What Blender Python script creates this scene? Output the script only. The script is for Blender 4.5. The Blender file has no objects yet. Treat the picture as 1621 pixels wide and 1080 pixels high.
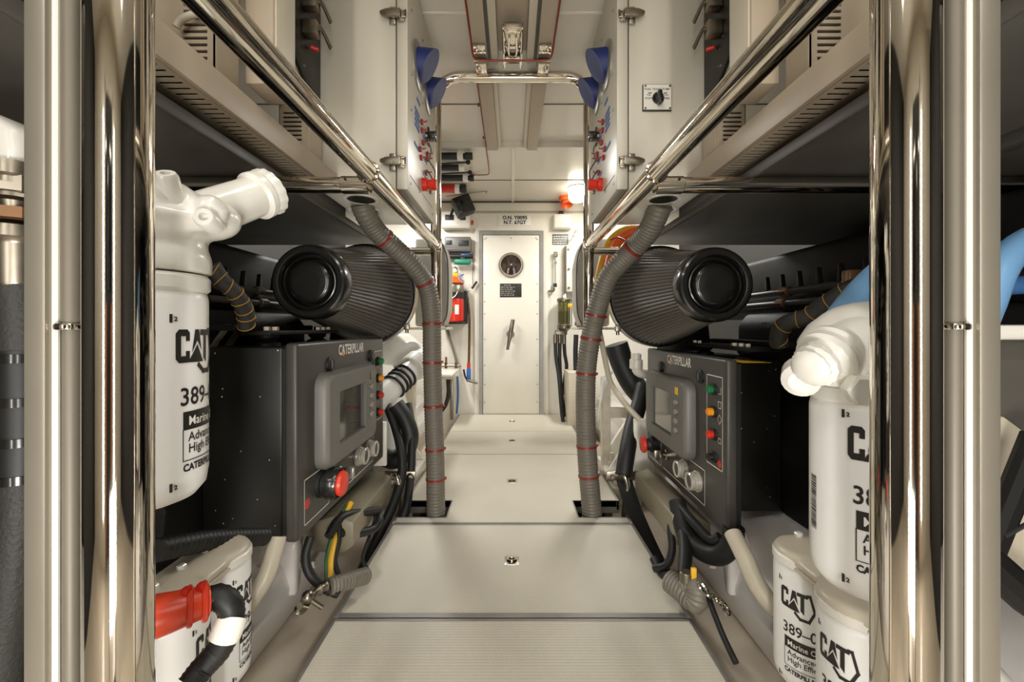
import bpy, bmesh, random
from math import *
from mathutils import Vector as V, Matrix as M
random.seed(7)
SC = bpy.context.scene
COL = SC.collection
# the lens: focal length in pixels and principal point of the 1621 x 1080 frame; eye height above the walkway
F, CX, CY, EYE = 640.0, 811.0, 519.0, 0.85
def P(px, py, d):
    return V(((px - CX) * d / F, d, EYE - (py - CY) * d / F))

# ------------------------------------------------------------------ materials
def lin(c):
    return tuple((x / 255 / 12.92) if x / 255 <= .04045 else ((x / 255 + .055) / 1.055) ** 2.4 for x in c) + (1,)
def mat(name, rgb, rough=.5, metal=0., var=.0, bump=0., bscale=60., speck=None, coat=0., emit=0., trans=0., vscale=6.):
    m = bpy.data.materials.new(name); m.use_nodes = True
    nt = m.node_tree; b = nt.nodes['Principled BSDF']; L = nt.links.new
    c = lin(rgb)
    b.inputs['Base Color'].default_value = c
    b.inputs['Roughness'].default_value = rough
    b.inputs['Metallic'].default_value = metal
    b.inputs['Coat Weight'].default_value = coat
    b.inputs['Coat Roughness'].default_value = .08
    if trans: b.inputs['Transmission Weight'].default_value = trans; b.inputs['IOR'].default_value = 1.3
    if emit:
        b.inputs['Emission Color'].default_value = c; b.inputs['Emission Strength'].default_value = emit
    if var or bump or speck:
        tc = nt.nodes.new('ShaderNodeTexCoord')
    if var:
        n = nt.nodes.new('ShaderNodeTexNoise'); n.inputs['Scale'].default_value = vscale; n.inputs['Detail'].default_value = 6
        L(tc.outputs['Object'], n.inputs['Vector'])
        r = nt.nodes.new('ShaderNodeValToRGB')
        r.color_ramp.elements[0].position = .3; r.color_ramp.elements[1].position = .72
        r.color_ramp.elements[0].color = tuple(x * (1 - var) for x in c[:3]) + (1,)
        r.color_ramp.elements[1].color = tuple(min(1, x * (1 + var * .5)) for x in c[:3]) + (1,)
        L(n.outputs['Fac'], r.inputs['Fac']); L(r.outputs['Color'], b.inputs['Base Color'])
        src = r.outputs['Color']
        mr = nt.nodes.new('ShaderNodeMapRange'); mr.inputs['To Min'].default_value = max(.02, rough * .8); mr.inputs['To Max'].default_value = min(1, rough * 1.25)
        L(n.outputs['Fac'], mr.inputs['Value']); L(mr.outputs['Result'], b.inputs['Roughness'])
    if speck:
        v = nt.nodes.new('ShaderNodeTexVoronoi'); v.inputs['Scale'].default_value = speck[0]
        L(tc.outputs['Object'], v.inputs['Vector'])
        wn = nt.nodes.new('ShaderNodeMath'); wn.operation = 'LESS_THAN'; wn.inputs[1].default_value = speck[1]
        L(v.outputs['Distance'], wn.inputs[0])
        sx = nt.nodes.new('ShaderNodeSeparateColor'); L(v.outputs['Color'], sx.inputs['Color'])
        g2 = nt.nodes.new('ShaderNodeMath'); g2.operation = 'GREATER_THAN'; g2.inputs[1].default_value = .6
        L(sx.outputs['Red'], g2.inputs[0])
        mm = nt.nodes.new('ShaderNodeMath'); mm.operation = 'MULTIPLY'
        L(wn.outputs[0], mm.inputs[0]); L(g2.outputs[0], mm.inputs[1])
        mx = nt.nodes.new('ShaderNodeMix'); mx.data_type = 'RGBA'
        L(mm.outputs[0], mx.inputs[0])
        if var: L(src, mx.inputs[6])
        else: mx.inputs[6].default_value = c
        mx.inputs[7].default_value = lin(speck[2]); L(mx.outputs[2], b.inputs['Base Color'])
    if bump:
        n = nt.nodes.new('ShaderNodeTexNoise'); n.inputs['Scale'].default_value = bscale; n.inputs['Detail'].default_value = 3
        L(tc.outputs['Object'], n.inputs['Vector'])
        bp = nt.nodes.new('ShaderNodeBump'); bp.inputs['Strength'].default_value = bump; bp.inputs['Distance'].default_value = .002
        L(n.outputs['Fac'], bp.inputs['Height']); L(bp.outputs['Normal'], b.inputs['Normal'])
    return m
K = {}
K['white'] = mat('white_enamel', (226, 221, 208), .32, var=.05)
K['filt'] = mat('filter_white_enamel', (240, 239, 235), .3, var=.02)
K['wall'] = mat('white_wall_panel', (226, 221, 207), .3, var=.03)
K['ceil'] = mat('ceiling_panel', (214, 208, 195), .22, var=.03, vscale=2)
K['cast'] = mat('white_painted_casting', (226, 223, 214), .28, bump=.35, bscale=45, coat=.3)
K['mauve'] = mat('gloss_white_hull_paint', (232, 227, 222), .18, var=.06, coat=.6)
K['cream'] = mat('cream_enamel', (196, 187, 168), .35, var=.07)
K['beige'] = mat('beige_powder_coat', (172, 158, 138), .45, var=.05)
K['ceilcab'] = mat('warm_white_cabinet', (212, 206, 190), .3, var=.025, vscale=3)
K['shelf'] = mat('grey_shelf_paint', (84, 81, 75), .45, var=.15)
K['dark'] = mat('black_machine_paint', (22, 21, 19), .55, var=.25, bump=.1)
K['dark'].node_tree.nodes['Principled BSDF'].inputs['Specular IOR Level'].default_value = .2
K['darkwall'] = mat('dark_lining', (30, 29, 26), .6, var=.3)
K['box'] = mat('charcoal_box_paint', (22, 22, 18), .36, var=.12, speck=(42, .085, (190, 190, 180)))
K['face'] = mat('grey_panel_face', (66, 64, 59), .38, var=.1, vscale=5)
K['bezel'] = mat('grey_plastic_bezel', (104, 102, 96), .42, var=.05)
K['screen'] = mat('display_glass', (40, 44, 40), .06, coat=1.)
K['chrome'] = mat('polished_stainless', (222, 215, 203), .055, 1.)
K['brushed'] = mat('brushed_stainless', (186, 178, 164), .28, 1., var=.08)
K['jamb'] = mat('satin_pale_steel', (150, 143, 129), .36, .55, var=.06)
K['rod'] = mat('dull_grey_rod', (110, 103, 90), .5, .15, var=.1)
K['steel'] = mat('dull_steel', (150, 142, 128), .34, 1., var=.2, vscale=20)
K['alu'] = mat('aluminium_trim', (150, 147, 141), .4, .45, var=.15, vscale=12)
K['rubber'] = mat('black_rubber', (26, 26, 25), .5, var=.2, bump=.15)
K['braid'] = mat('braided_black_hose', (48, 47, 44), .6, bump=.9, bscale=170, var=.2)
K['gloss'] = mat('gloss_black', (26, 26, 24), .22, coat=.35)
K['pleat'] = mat('pleated_filter_grey', (92, 88, 80), .5, var=.1)
K['hose'] = mat('grey_spiral_hose', (112, 106, 95), .48, var=.1)
K['red'] = mat('red_plastic', (204, 44, 28), .32)
K['redtie'] = mat('red_cable_tie', (140, 40, 28), .35)
K['orange'] = mat('orange_plastic', (224, 92, 32), .35)
K['amber'] = mat('amber_lens', (238, 150, 30), .25)
K['green'] = mat('green_lens', (22, 112, 62), .25)
K['yellow'] = mat('yellow_plastic', (222, 172, 42), .4)
K['blue'] = mat('blue_hood_plastic', (18, 36, 98), .55)
K['bluehose'] = mat('pale_blue_hose', (104, 148, 188), .4, var=.08)
K['teal'] = mat('teal_glove_rubber', (30, 130, 106), .45)
K['bluegrip'] = mat('blue_grip', (40, 96, 168), .4)
K['tread'] = mat('cream_tread_plate', (204, 198, 182), .38, var=.05, vscale=4)
K['bilge'] = mat('bilge_paint', (196, 184, 166), .3, var=.12, vscale=3)
K['ink'] = mat('black_print', (34, 31, 27), .5)
K['paper'] = mat('white_print', (232, 228, 218), .45)
K['lamp'] = mat('lit_lamp_diffuser', (255, 244, 222), .4, emit=4.)
K['glass'] = mat('smoked_port_glass', (50, 36, 28), .05, coat=1.)
K['bowl'] = mat('amber_filter_bowl', (150, 150, 96), .08, trans=.75)
K['clear'] = mat('clear_port_glass', (190, 186, 174), .1, .3)
K['grey'] = mat('grey_vinyl', (160, 156, 146), .6, var=.08)
K['wood'] = mat('reflection_stile_timber', (196, 118, 66), .3, var=.25, vscale=9)
K['rust'] = mat('rusty_brass', (120, 88, 60), .4, .7, var=.3, vscale=25)
K['lag'] = mat('white_lagging', (206, 198, 180), .7, var=.2, bump=.5, bscale=30, vscale=10)
K['dial'] = mat('grey_dial_plate', (150, 147, 138), .3, .5)

def tread_material():
    m = K['tread']; nt = m.node_tree; L = nt.links.new; b = nt.nodes['Principled BSDF']
    tc = nt.nodes.new('ShaderNodeTexCoord')
    hs = []
    for k, ang in enumerate((.785, -.785)):
        mp = nt.nodes.new('ShaderNodeMapping'); mp.inputs['Rotation'].default_value = (0, 0, ang)
        mp.inputs['Scale'].default_value = (190, 75, 1); mp.inputs['Location'].default_value = (k * .5, k * .5, 0)
        L(tc.outputs['Object'], mp.inputs['Vector'])
        v = nt.nodes.new('ShaderNodeTexVoronoi'); v.inputs['Randomness'].default_value = 0; v.inputs['Scale'].default_value = 1
        v.voronoi_dimensions = '2D'
        L(mp.outputs['Vector'], v.inputs['Vector'])
        mr = nt.nodes.new('ShaderNodeMapRange'); mr.inputs['From Min'].default_value = .18; mr.inputs['From Max'].default_value = .32
        mr.inputs['To Min'].default_value = 1; mr.inputs['To Max'].default_value = 0
        L(v.outputs['Distance'], mr.inputs['Value']); hs.append(mr)
    a = nt.nodes.new('ShaderNodeMath'); a.operation = 'MAXIMUM'
    L(hs[0].outputs[0], a.inputs[0]); L(hs[1].outputs[0], a.inputs[1])
    bp = nt.nodes.new('ShaderNodeBump'); bp.inputs['Strength'].default_value = .32; bp.inputs['Distance'].default_value = .0007
    L(a.outputs[0], bp.inputs['Height']); L(bp.outputs['Normal'], b.inputs['Normal'])
tread_material()

# ------------------------------------------------------------------ mesh building
def basis(d):
    d = V(d).normalized()
    a = V((0, 0, 1)) if abs(d.z) < .9 else V((1, 0, 0))
    u = a.cross(d).normalized(); v = d.cross(u)
    return d, u, v
def smooth_path(pts, n=8):
    pts = [V(p) for p in pts]
    if len(pts) < 3: return pts
    out = []; Q = [pts[0] * 2 - pts[1]] + pts + [pts[-1] * 2 - pts[-2]]
    for i in range(1, len(Q) - 2):
        p0, p1, p2, p3 = Q[i - 1:i + 3]
        for k in range(n):
            t = k / n
            out.append(.5 * ((2 * p1) + (p2 - p0) * t + (2 * p0 - 5 * p1 + 4 * p2 - p3) * t * t + (3 * p1 - p0 - 3 * p2 + p3) * t ** 3))
    out.append(pts[-1]); return out
def resample(pts, step):
    L = [0]
    for a, b in zip(pts, pts[1:]): L.append(L[-1] + (b - a).length)
    n = max(1, round(L[-1] / step)); out = []; j = 0
    for i in range(n + 1):
        t = L[-1] * i / n
        while j < len(L) - 2 and L[j + 1] < t: j += 1
        s = (t - L[j]) / max(1e-9, L[j + 1] - L[j]); out.append(pts[j].lerp(pts[j + 1], min(1, s)))
    return out
class MB:
    def __init__(s): s.bm = bmesh.new(); s.m = 0
    def face(s, vs):
        try: f = s.bm.faces.new(vs); f.material_index = s.m; return f
        except ValueError: return None
    def take(s, b2):
        bmesh.ops.recalc_face_normals(b2, faces=b2.faces)
        mp = {}
        for v in b2.verts: mp[v] = s.bm.verts.new(v.co)
        for f in b2.faces: s.face([mp[v] for v in f.verts])
        b2.free()
    def box(s, lo, hi, bev=0., seg=2, rot=None, piv=None):
        lo = V(lo); hi = V(hi)
        lo, hi = V(map(min, lo, hi)), V(map(max, lo, hi))
        b2 = bmesh.new(); bmesh.ops.create_cube(b2, size=1)
        for v in b2.verts: v.co = V((lo[i] + (v.co[i] + .5) * (hi[i] - lo[i]) for i in range(3)))
        if bev:
            bev = min(bev, min(hi - lo) * .49)
            bmesh.ops.bevel(b2, geom=b2.edges[:], offset=bev, segments=seg, affect='EDGES', profile=.5)
        if rot is not None:
            c = V(piv) if piv is not None else (lo + hi) / 2
            for v in b2.verts: v.co = c + rot @ (v.co - c)
        s.take(b2); return s
    def prism(s, poly, ax, a, b, bev=0., seg=2):
        # poly: 2d points in the two axes other than ax (in x,y,z order), extruded from a to b along ax
        b2 = bmesh.new(); i = 'xyz'.index(ax); o = [k for k in range(3) if k != i]
        def mk(t):
            r = []
            for p in poly:
                c = [0, 0, 0]; c[i] = t; c[o[0]] = p[0]; c[o[1]] = p[1]; r.append(b2.verts.new(c))
            return r
        A, B = mk(a), mk(b); n = len(poly)
        b2.faces.new(A); b2.faces.new(B[::-1])
        for k in range(n): b2.faces.new((A[k], B[k], B[(k + 1) % n], A[(k + 1) % n]))
        bmesh.ops.recalc_face_normals(b2, faces=b2.faces)
        if bev: bmesh.ops.bevel(b2, geom=b2.edges[:], offset=bev, segments=seg, affect='EDGES', profile=.5)
        s.take(b2); return s
    def lathe(s, o, d, prof, seg=32, tooth=None):
        # prof: (t along d, radius); open ends at r=0 close
        d, u, v = basis(d); o = V(o); b2 = bmesh.new(); rings = []
        for t, r in prof:
            if r <= 1e-6: rings.append([b2.verts.new(o + d * t)])
            else:
                rings.append([b2.verts.new(o + d * t + (u * cos(2 * pi * k / seg) + v * sin(2 * pi * k / seg)) * (r * (tooth(k, t) if tooth else 1))) for k in range(seg)])
        for A, B in zip(rings, rings[1:]):
            for k in range(seg):
                q = [A[k % len(A)], A[(k + 1) % seg % len(A)], B[(k + 1) % seg % len(B)], B[k % len(B)]]
                q = list(dict.fromkeys(q))
                if len(q) > 2: b2.faces.new(q)
        for R in (rings[0], rings[-1]):
            if len(R) > 2: b2.faces.new(R)
        s.take(b2); return s
    def cyl(s, a, b, r, r2=None, seg=24, bev=0.):
        a = V(a); b = V(b); L = (b - a).length; r2 = r if r2 is None else r2
        if bev: s.lathe(a, b - a, [(0, 0), (0, r - bev), (bev, r), (L - bev, r2), (L, r2 - bev), (L, 0)], seg)
        else: s.lathe(a, b - a, [(0, r), (L, r2)], seg)
        return s
    def tube(s, pts, r, seg=12, step=.03, spline=True, rf=None, n=8):
        pts = smooth_path(pts, n) if spline else [V(p) for p in pts]
        if spline or rf: pts = resample(pts, step)
        b2 = bmesh.new(); rings = []; acc = 0
        d = (pts[1] - pts[0]).normalized(); _, u, v = basis(d)
        for i, p in enumerate(pts):
            t = (pts[min(i + 1, len(pts) - 1)] - pts[max(i - 1, 0)]).normalized()
            u = (u - t * u.dot(t)).normalized(); w = t.cross(u)
            if i: acc += (p - pts[i - 1]).length
            rr = r * (rf(acc, i) if rf else 1)
            rings.append([b2.verts.new(p + (u * cos(2 * pi * k / seg) + w * sin(2 * pi * k / seg)) * rr) for k in range(seg)])
        for A, B in zip(rings, rings[1:]):
            for k in range(seg): b2.faces.new((A[k], A[(k + 1) % seg], B[(k + 1) % seg], B[k]))
        b2.faces.new(rings[0]); b2.faces.new(rings[-1])
        s.take(b2); return s
    def ball(s, c, r, sc=(1, 1, 1), sub=3):
        b2 = bmesh.new(); bmesh.ops.create_icosphere(b2, subdivisions=sub, radius=r)
        for v in b2.verts: v.co = V(c) + V((v.co.x * sc[0], v.co.y * sc[1], v.co.z * sc[2]))
        s.take(b2); return s
    def ring(s, c, d, R, r, seg=32, sec=8):
        d, u, v = basis(d)
        pts = [V(c) + (u * cos(2 * pi * k / seg) + v * sin(2 * pi * k / seg)) * R for k in range(seg)]
        b2 = bmesh.new(); rs = []
        for k in range(seg):
            e = (pts[k] - V(c)).normalized()
            rs.append([b2.verts.new(pts[k] + (e * cos(2 * pi * j / sec) + d * sin(2 * pi * j / sec)) * r) for j in range(sec)])
        for k in range(seg):
            A, B = rs[k], rs[(k + 1) % seg]
            for j in range(sec): b2.faces.new((A[j], A[(j + 1) % sec], B[(j + 1) % sec], B[j]))
        s.take(b2); return s
    def hexnut(s, c, d, r, h):
        d = V(d).normalized(); s.lathe(V(c), d, [(0, 0), (0, r), (h * .85, r), (h, r * .85), (h, 0)], 6); return s
    def xf(s, fn):
        for v in s.bm.verts: v.co = V(fn(v.co))
        bmesh.ops.recalc_face_normals(s.bm, faces=s.bm.faces); return s
ORG = {}
def thing(name, label, cat, loc=(0, 0, 0), group=None, kind=None):
    o = bpy.data.objects.new(name, None); COL.objects.link(o); o.location = V(loc); o.empty_display_size = .05
    ORG[o] = V(loc); tag(o, label, cat, group, kind); return o
def tag(o, label=None, cat=None, group=None, kind=None):
    for k, v in (('label', label), ('category', cat), ('group', group), ('kind', kind)):
        if v: o[k] = v
    return o
def part(name, mb, mats, parent=None, ang=35, remesh=0, label=None):
    if not isinstance(mats, (list, tuple)): mats = [mats]
    me = bpy.data.meshes.new(name)
    if parent is not None: org = ORG[parent]
    else:
        n = max(1, len(mb.bm.verts)); org = V((sum(v.co.x for v in mb.bm.verts) / n, sum(v.co.y for v in mb.bm.verts) / n, min((v.co.z for v in mb.bm.verts), default=0)))
    for v in mb.bm.verts: v.co -= org
    mb.bm.to_mesh(me); mb.bm.free()
    for m in mats: me.materials.append(K[m] if isinstance(m, str) else m)
    for p in me.polygons: p.use_smooth = True
    me.set_sharp_from_angle(angle=radians(ang))
    o = bpy.data.objects.new(name, me); COL.objects.link(o)
    ORG[o] = org
    if parent is None: o.location = org
    else:
        o.parent = parent
    if remesh:
        md = o.modifiers.new('remesh', 'REMESH'); md.mode = 'VOXEL'; md.voxel_size = remesh; md.use_smooth_shade = True
        sm = o.modifiers.new('smooth', 'SMOOTH'); sm.iterations = 5; sm.factor = .6
    if label: o['label'] = label
    return o
def struct(name, mb, mats, ang=35, parent=None):
    o = part(name, mb, mats, parent, ang)
    if parent is None: o['kind'] = 'structure'
    return o
def text_mesh(s, size, sx=1., bold=0., align='LEFT', sp=1.):
    c = bpy.data.curves.new('t', 'FONT'); c.body = s; c.size = size; c.offset = bold; c.align_x = align
    c.space_character = sp; c.space_line = .9; c.fill_mode = 'FRONT'; c.resolution_u = 3
    o = bpy.data.objects.new('t', c); COL.objects.link(o)
    bpy.context.view_layer.update()
    me = bpy.data.meshes.new_from_object(o.evaluated_get(bpy.context.evaluated_depsgraph_get()))
    vs = [(v.co.x * sx, v.co.y) for v in me.vertices]; fs = [tuple(p.vertices) for p in me.polygons]
    bpy.data.objects.remove(o); bpy.data.curves.remove(c); bpy.data.meshes.remove(me)
    return vs, fs
def ink(mb, vf, fn, cut=0):
    # 2d faces placed on a surface by fn(x, y) -> point
    vs, fs = vf; b2 = bmesh.new(); bv = [b2.verts.new((x, y, 0)) for x, y in vs]
    for f in fs:
        try: b2.faces.new([bv[i] for i in f])
        except ValueError: pass
    if cut:
        x0 = min(v[0] for v in vs); x1 = max(v[0] for v in vs); k = x0 + cut
        while k < x1:
            bmesh.ops.bisect_plane(b2, geom=b2.verts[:] + b2.edges[:] + b2.faces[:], plane_co=(k, 0, 0), plane_no=(1, 0, 0)); k += cut
    mp = {v: mb.bm.verts.new(fn(v.co.x, v.co.y)) for v in b2.verts}
    for f in b2.faces: mb.face([mp[v] for v in f.verts])
    b2.free()
def rect2(x0, y0, x1, y1): return [(x0, y0), (x1, y0), (x1, y1), (x0, y1)], [(0, 1, 2, 3)]
def poly2(p): return list(p), [tuple(range(len(p)))]
def line2(pts, w, closed=True):
    vs = []; fs = []; n = len(pts)
    for i in range(n if closed else n - 1):
        a = V(pts[i]).to_2d() if len(pts[i]) > 2 else V(pts[i]); b = V(pts[(i + 1) % n])
        d = (b - a).normalized(); nn = V((-d.y, d.x)) * w / 2; a2 = a - d * w / 2; b2 = b + d * w / 2
        k = len(vs); vs += [tuple(a2 - nn), tuple(b2 - nn), tuple(b2 + nn), tuple(a2 + nn)]; fs.append((k, k + 1, k + 2, k + 3))
    return vs, fs
def circ2(cx, cy, r, n=20): return poly2([(cx + r * cos(2 * pi * k / n), cy + r * sin(2 * pi * k / n)) for k in range(n)])
def shift(vf, dx, dy): return [(x + dx, y + dy) for x, y in vf[0]], vf[1]
def hose(name, label, cat, pts, r, m='rubber', seg=12, step=.02, group=None, rf=None, parent=None):
    mb = MB().tube([P(*p) for p in pts], r, seg, step, rf=rf)
    o = part(name, mb, m, parent, 60)
    if parent is None: tag(o, label, cat, group)
    return o
# ================================================================== SETTING
struct('floor', MB().box((-1.75, -1.6, -.24), (1.75, 4.1, -.14)), 'bilge')
c = MB(); c.box((-1.75, -1.6, 2.14), (1.75, 2.8, 2.24)).box((-1.75, 2.8, 2.10), (1.75, 4.1, 2.24))
struct('ceiling', c, 'ceil')
for k, (d, w) in enumerate(((1.655, .010), (2.33, .005))):          # joint covers across the ceiling
    for s in (-1, 1):
        struct('trim_%d' % (k * 2 + (s > 0) + 1), MB().box((s * .17, d - w / 2, 2.136), (s * 1.7, d + w / 2, 2.141)), 'wall' if k == 0 else 'shelf')
struct('trim_5', MB().box((-.008, 2.8, 2.088), (.018, 4.0, 2.101), .003), 'wall')
struct('trim_6', MB().box((-1.7, 3.415, 2.096), (1.7, 3.422, 2.101)), 'shelf')
struct('trim_7', MB().box((-1.7, 3.985, 2.085), (1.7, 4.0, 2.1)), 'shelf')
struct('wall_front', MB().box((-1.75, 4.0, -.24), (1.75, 4.1, 2.24)), 'wall')
struct('wall_left', MB().box((-1.75, -1.6, -.24), (-1.65, 4.0, 2.14)), 'darkwall')
struct('wall_right', MB().box((1.65, -1.6, -.24), (1.75, 4.0, 2.14)), 'darkwall')
struct('wall_back', MB().box((-1.75, -1.6, -.24), (1.75, -1.5, 2.14)), 'wall')
r = thing('reflection_door', None, None, (0, -1.5, -.14), kind='structure')  # unseen door added behind the camera, coloured for its reflection in the chrome posts
part('door_panel', MB().box((-.34, -1.5, -.1), (.34, -1.47, 1.0), .004), mat('reflection_door_infill', (26, 27, 30), .4), r)
for s in (-1, 1): part('reflection_stile', MB().box((s * .20, -1.5, -.1), (s * .30, -1.455, .95), .006), 'wood', r)
part('reflection_pane', MB().box((-.34, -1.5, 1.0), (.34, -1.465, 1.8), .004), mat('reflection_pane_glass', (22, 26, 36), .08, coat=1.), r)
part('door_frame', MB().box((-.40, -1.5, -.14), (-.34, -1.45, 1.86)).box((.34, -1.5, -.14), (.40, -1.45, 1.86)).box((-.40, -1.5, 1.8), (.40, -1.45, 1.86)), 'wall', r)

# the weathertight door in the forward bulkhead
W = 4.0
def wx(px): return (px - CX) * W / F
def wz(py): return EYE - (py - CY) * W / F
r = thing('door_1', None, None, (0, W, 0), kind='structure')
mb = MB()
mb.box((wx(752), W - .02, -.02), (wx(759), W, wz(361))).box((wx(859), W - .02, -.02), (wx(867), W, wz(361))).box((wx(759), W - .02, wz(366)), (wx(859), W, wz(361)))
part('door_surround', mb, 'wall', r)
mb = MB()
mb.box((wx(758.5), W - .035, -.01), (wx(764), W, wz(367))).box((wx(854), W - .035, -.01), (wx(860), W, wz(367))).box((wx(764), W - .035, wz(373)), (wx(854), W, wz(367)))
part('door_frame', mb, 'alu', r)
part('door_panel', MB().box((wx(765), W - .028, .0), (wx(853.5), W - .004, wz(373.5)), .003), 'wall', r)
pc = V((wx(809), W - .028, wz(420.5)))
part('porthole_ring', MB().lathe(pc, (0, -1, 0), [(0, 0), (0, .121), (.012, .121), (.02, .112), (.02, .1), (.006, .097), (.006, 0)], 40), 'brushed', r)
part('porthole_glass', MB().lathe(pc + V((0, -.006, 0)), (0, -1, 0), [(0, 0), (0, .097), (.004, .097), (.010, .05), (.012, 0)], 40), 'glass', r)
mb = MB().box((wx(791.5), W - .031, wz(471)), (wx(825.5), W - .027, wz(449.5)), .001); mb.m = 1
for i in range(6):                                       # engraved rows, too small in the photo to read
    n = random.randint(5, 8) if i else 3; x = wx(792.8) if i else wx(798)
    for j in range(n):
        w = random.uniform(.008, .034)
        if x + w > wx(824.5): break
        z = wz(452.8 + i * 3.1); ink(mb, rect2(x, z, x + w, z + .007), lambda a, b: V((a, W - .0316, b))); x += w + .007
part('notice_plate', mb, ['ink', 'grey'], r)
hb = V((wx(808), W - .028, wz(529)))
part('handle_boss', MB().lathe(hb, (0, -1, 0), [(0, 0), (0, .04), (.02, .036), (.045, .03), (.06, .022), (.06, 0)], 24), 'steel', r)
a = V((wx(803.5), W - .085, wz(553))); b = V((wx(812), W - .085, wz(506.5)))
part('door_handle', MB().tube([a, hb + V((0, -.07, 0)), b], .017, 12, .02, rf=lambda t, i: .8 + .5 * exp(-((t - .2) / .12) ** 2)), 'steel', r)
mb = MB()
for z in (380, 450, 478, 497, 537, 578, 608, 636):
    for x in (767.5, 850): mb.lathe((wx(x), W - .028, wz(z)), (0, -1, 0), [(0, .006), (.004, .004), (.004, 0)], 8)
for x in (770, 809, 848): mb.lathe((wx(x), W - .028, wz(378)), (0, -1, 0), [(0, .006), (.004, .004), (.004, 0)], 8)
part('door_screw', mb, 'steel', r)

# ================================================================== WALKWAY PANELS
ED = .524
def deck_panel(d0, d1, label, latch=None, notch=None, near_trim=.0):
    r = thing('deck_panel', label, 'floor panel', (0, (d0 + d1) / 2, -.03), 'hinged walkway panels')
    g = .0025; a, b = d0 + g, d1 - g; x = ED - .012
    if notch:
        n0, n1, nx = notch
        poly = [(-x, a), (x, a), (x, n0), (nx, n0), (nx, n1), (x, n1), (x, b), (-x, b), (-x, n1), (-nx, n1), (-nx, n0), (-x, n0)]
    else: poly = [(-x, a), (x, a), (x, b), (-x, b)]
    part('tread_plate', MB().prism(poly, 'z', -.03, 0.), 'tread', r)
    mb = MB()
    segs = [(a, b)] if not notch else [(a, notch[0]), (notch[1], b)]
    for s in (-1, 1):
        for q0, q1 in segs: mb.box((s * x, q0, -.045), (s * ED, q1, .0015), .001)
    if near_trim:
        mb.box((-x, a, -.03), (x, a + near_trim, .0012))
        mb.box((-x, b - near_trim * .6, -.03), (x, b, .0012))
    if notch:
        for s in (-1, 1):
            mb.box((s * nx, n0, -.05), (s * (nx + .006), n1, .001)); mb.box((s * nx, n0 - .006, -.05), (s * ED, n0, .001)); mb.box((s * nx, n1, -.06), (s * ED, n1 + .006, .001))
    part('edge_trim', mb, 'alu', r)
    if latch:
        ly, lw = latch, .026
        lt = part('latch_plate', MB().box((-lw - .002, ly - lw, -.004), (lw - .002, ly + lw, .0022), .001), 'brushed', r)
        part('latch_recess', MB().lathe((-.002, ly, .0022), (0, 0, 1), [(0, 0), (0, .019), (.0012, .019), (.0012, .017), (.0004, .015), (.0004, 0)], 24), 'dark', lt)
        part('lift_ring', MB().ring((-.002, ly + .003, .005), (0, .2, 1), .0145, .0032, 24, 6).lathe((-.002, ly - .012, .003), (0, 0, 1), [(0, .006), (.004, .004), (.004, 0)], 12), 'chrome', lt)
    return r
lat = lambda y: EYE * F / (y - CY)
deck_panel(.45, 1.182, 'nearest walkway panel, cream tread plate with no latch in view', None, None, .017)
deck_panel(1.182, 1.752, 'walkway panel whose latch lies closest, directly before the hose cut-outs', lat(888.5), None, .018)
deck_panel(1.752, 2.72, 'long walkway panel notched around the two grey hoses', lat(762), (1.812, 1.985, .292), .01)
deck_panel(2.72, 3.317, 'walkway panel next but one to the white door', lat(698))
deck_panel(3.317, 3.965, 'walkway panel at the foot of the white door', lat(667))
for s in (-1, 1):
    tag(part('walkway_bearer', MB().box((s * .40, .3, -.139), (s * .44, 1.78, -.046)).box((s * .46, 2.02, -.139), (s * .5, 3.96, -.046)), 'shelf'), 'grey bearer under the walkway edge beside the %s engine bed' % ('left' if s < 0 else 'right'), 'bearer')

# ================================================================== CEILING TRUNKING
for s in (-1, 1):
    side = 'left' if s < 0 else 'right'
    r = thing('ceiling_trunking', 'beige ceiling trunking on the %s of the middle ceiling strip' % side, 'cable trunking', (s * .15, 1.5, 2.14), 'paired ceiling trunks')
    part('cover', MB().prism([(s * .112, 2.075), (s * .172, 2.075), (s * .172, 2.139), (s * .112, 2.139)], 'y', .9, 1.90, .003), 'beige', r)
    part('inner_channel', MB().box((s * .065, .9, 2.09), (s * .098, 1.90, 2.139), .002), 'cream', r)
    part('channel_gap', MB().box((s * .098, .9, 2.1), (s * .112, 1.90, 2.139)), 'shelf', r)
    part('far_cover', MB().box((s * .10, 2.03, 2.075), (s * .172, 2.795, 2.139), .003), 'beige', r)
    part('far_channel', MB().box((s * .075, 2.03, 2.09), (s * .10, 2.795, 2.139), .002), 'cream', r)
    mb = MB().box((s * .116, 1.74, 2.06), (s * .17, 1.79, 2.076), .003).box((s * .118, 1.84, 2.05), (s * .168, 1.93, 2.074), .004)
    for k in range(2): mb.lathe((s * (.13 + .026 * k), 1.765, 2.06), (0, 0, -1), [(0, .006), (.004, .004), (.004, 0)], 10)
    part('hinge_plate', mb, 'chrome', r)
    part('hinge_knuckle', MB().cyl((s * .114, 1.83, 2.058), (s * .172, 1.83, 2.058), .012, seg=16), 'steel', r)
r = thing('clamp_bracket', 'chrome clamp bracket in the middle above the overhead tube', 'bracket', (0, 1.77, 2.06))
mb = MB().box((-.042, 1.64, 2.07), (.045, 1.68, 2.09), .006).box((-.04, 1.68, 2.076), (.043, 1.88, 2.09), .003)
for x in (-.036, .039): mb.cyl((x, 1.66, 2.07), (x, 1.88, 2.06), .006, seg=10)
part('bracket_frame', mb, 'chrome', r)
part('grip_bar', MB().tube([(-.014, 1.69, 2.065), (-.014, 1.78, 2.05), (.017, 1.78, 2.05), (.017, 1.69, 2.065)], .005, 8, .01), 'chrome', r)
part('pivot', MB().cyl((-.03, 1.82, 2.062), (.033, 1.82, 2.062), .013, seg=16), 'steel', r)
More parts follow.
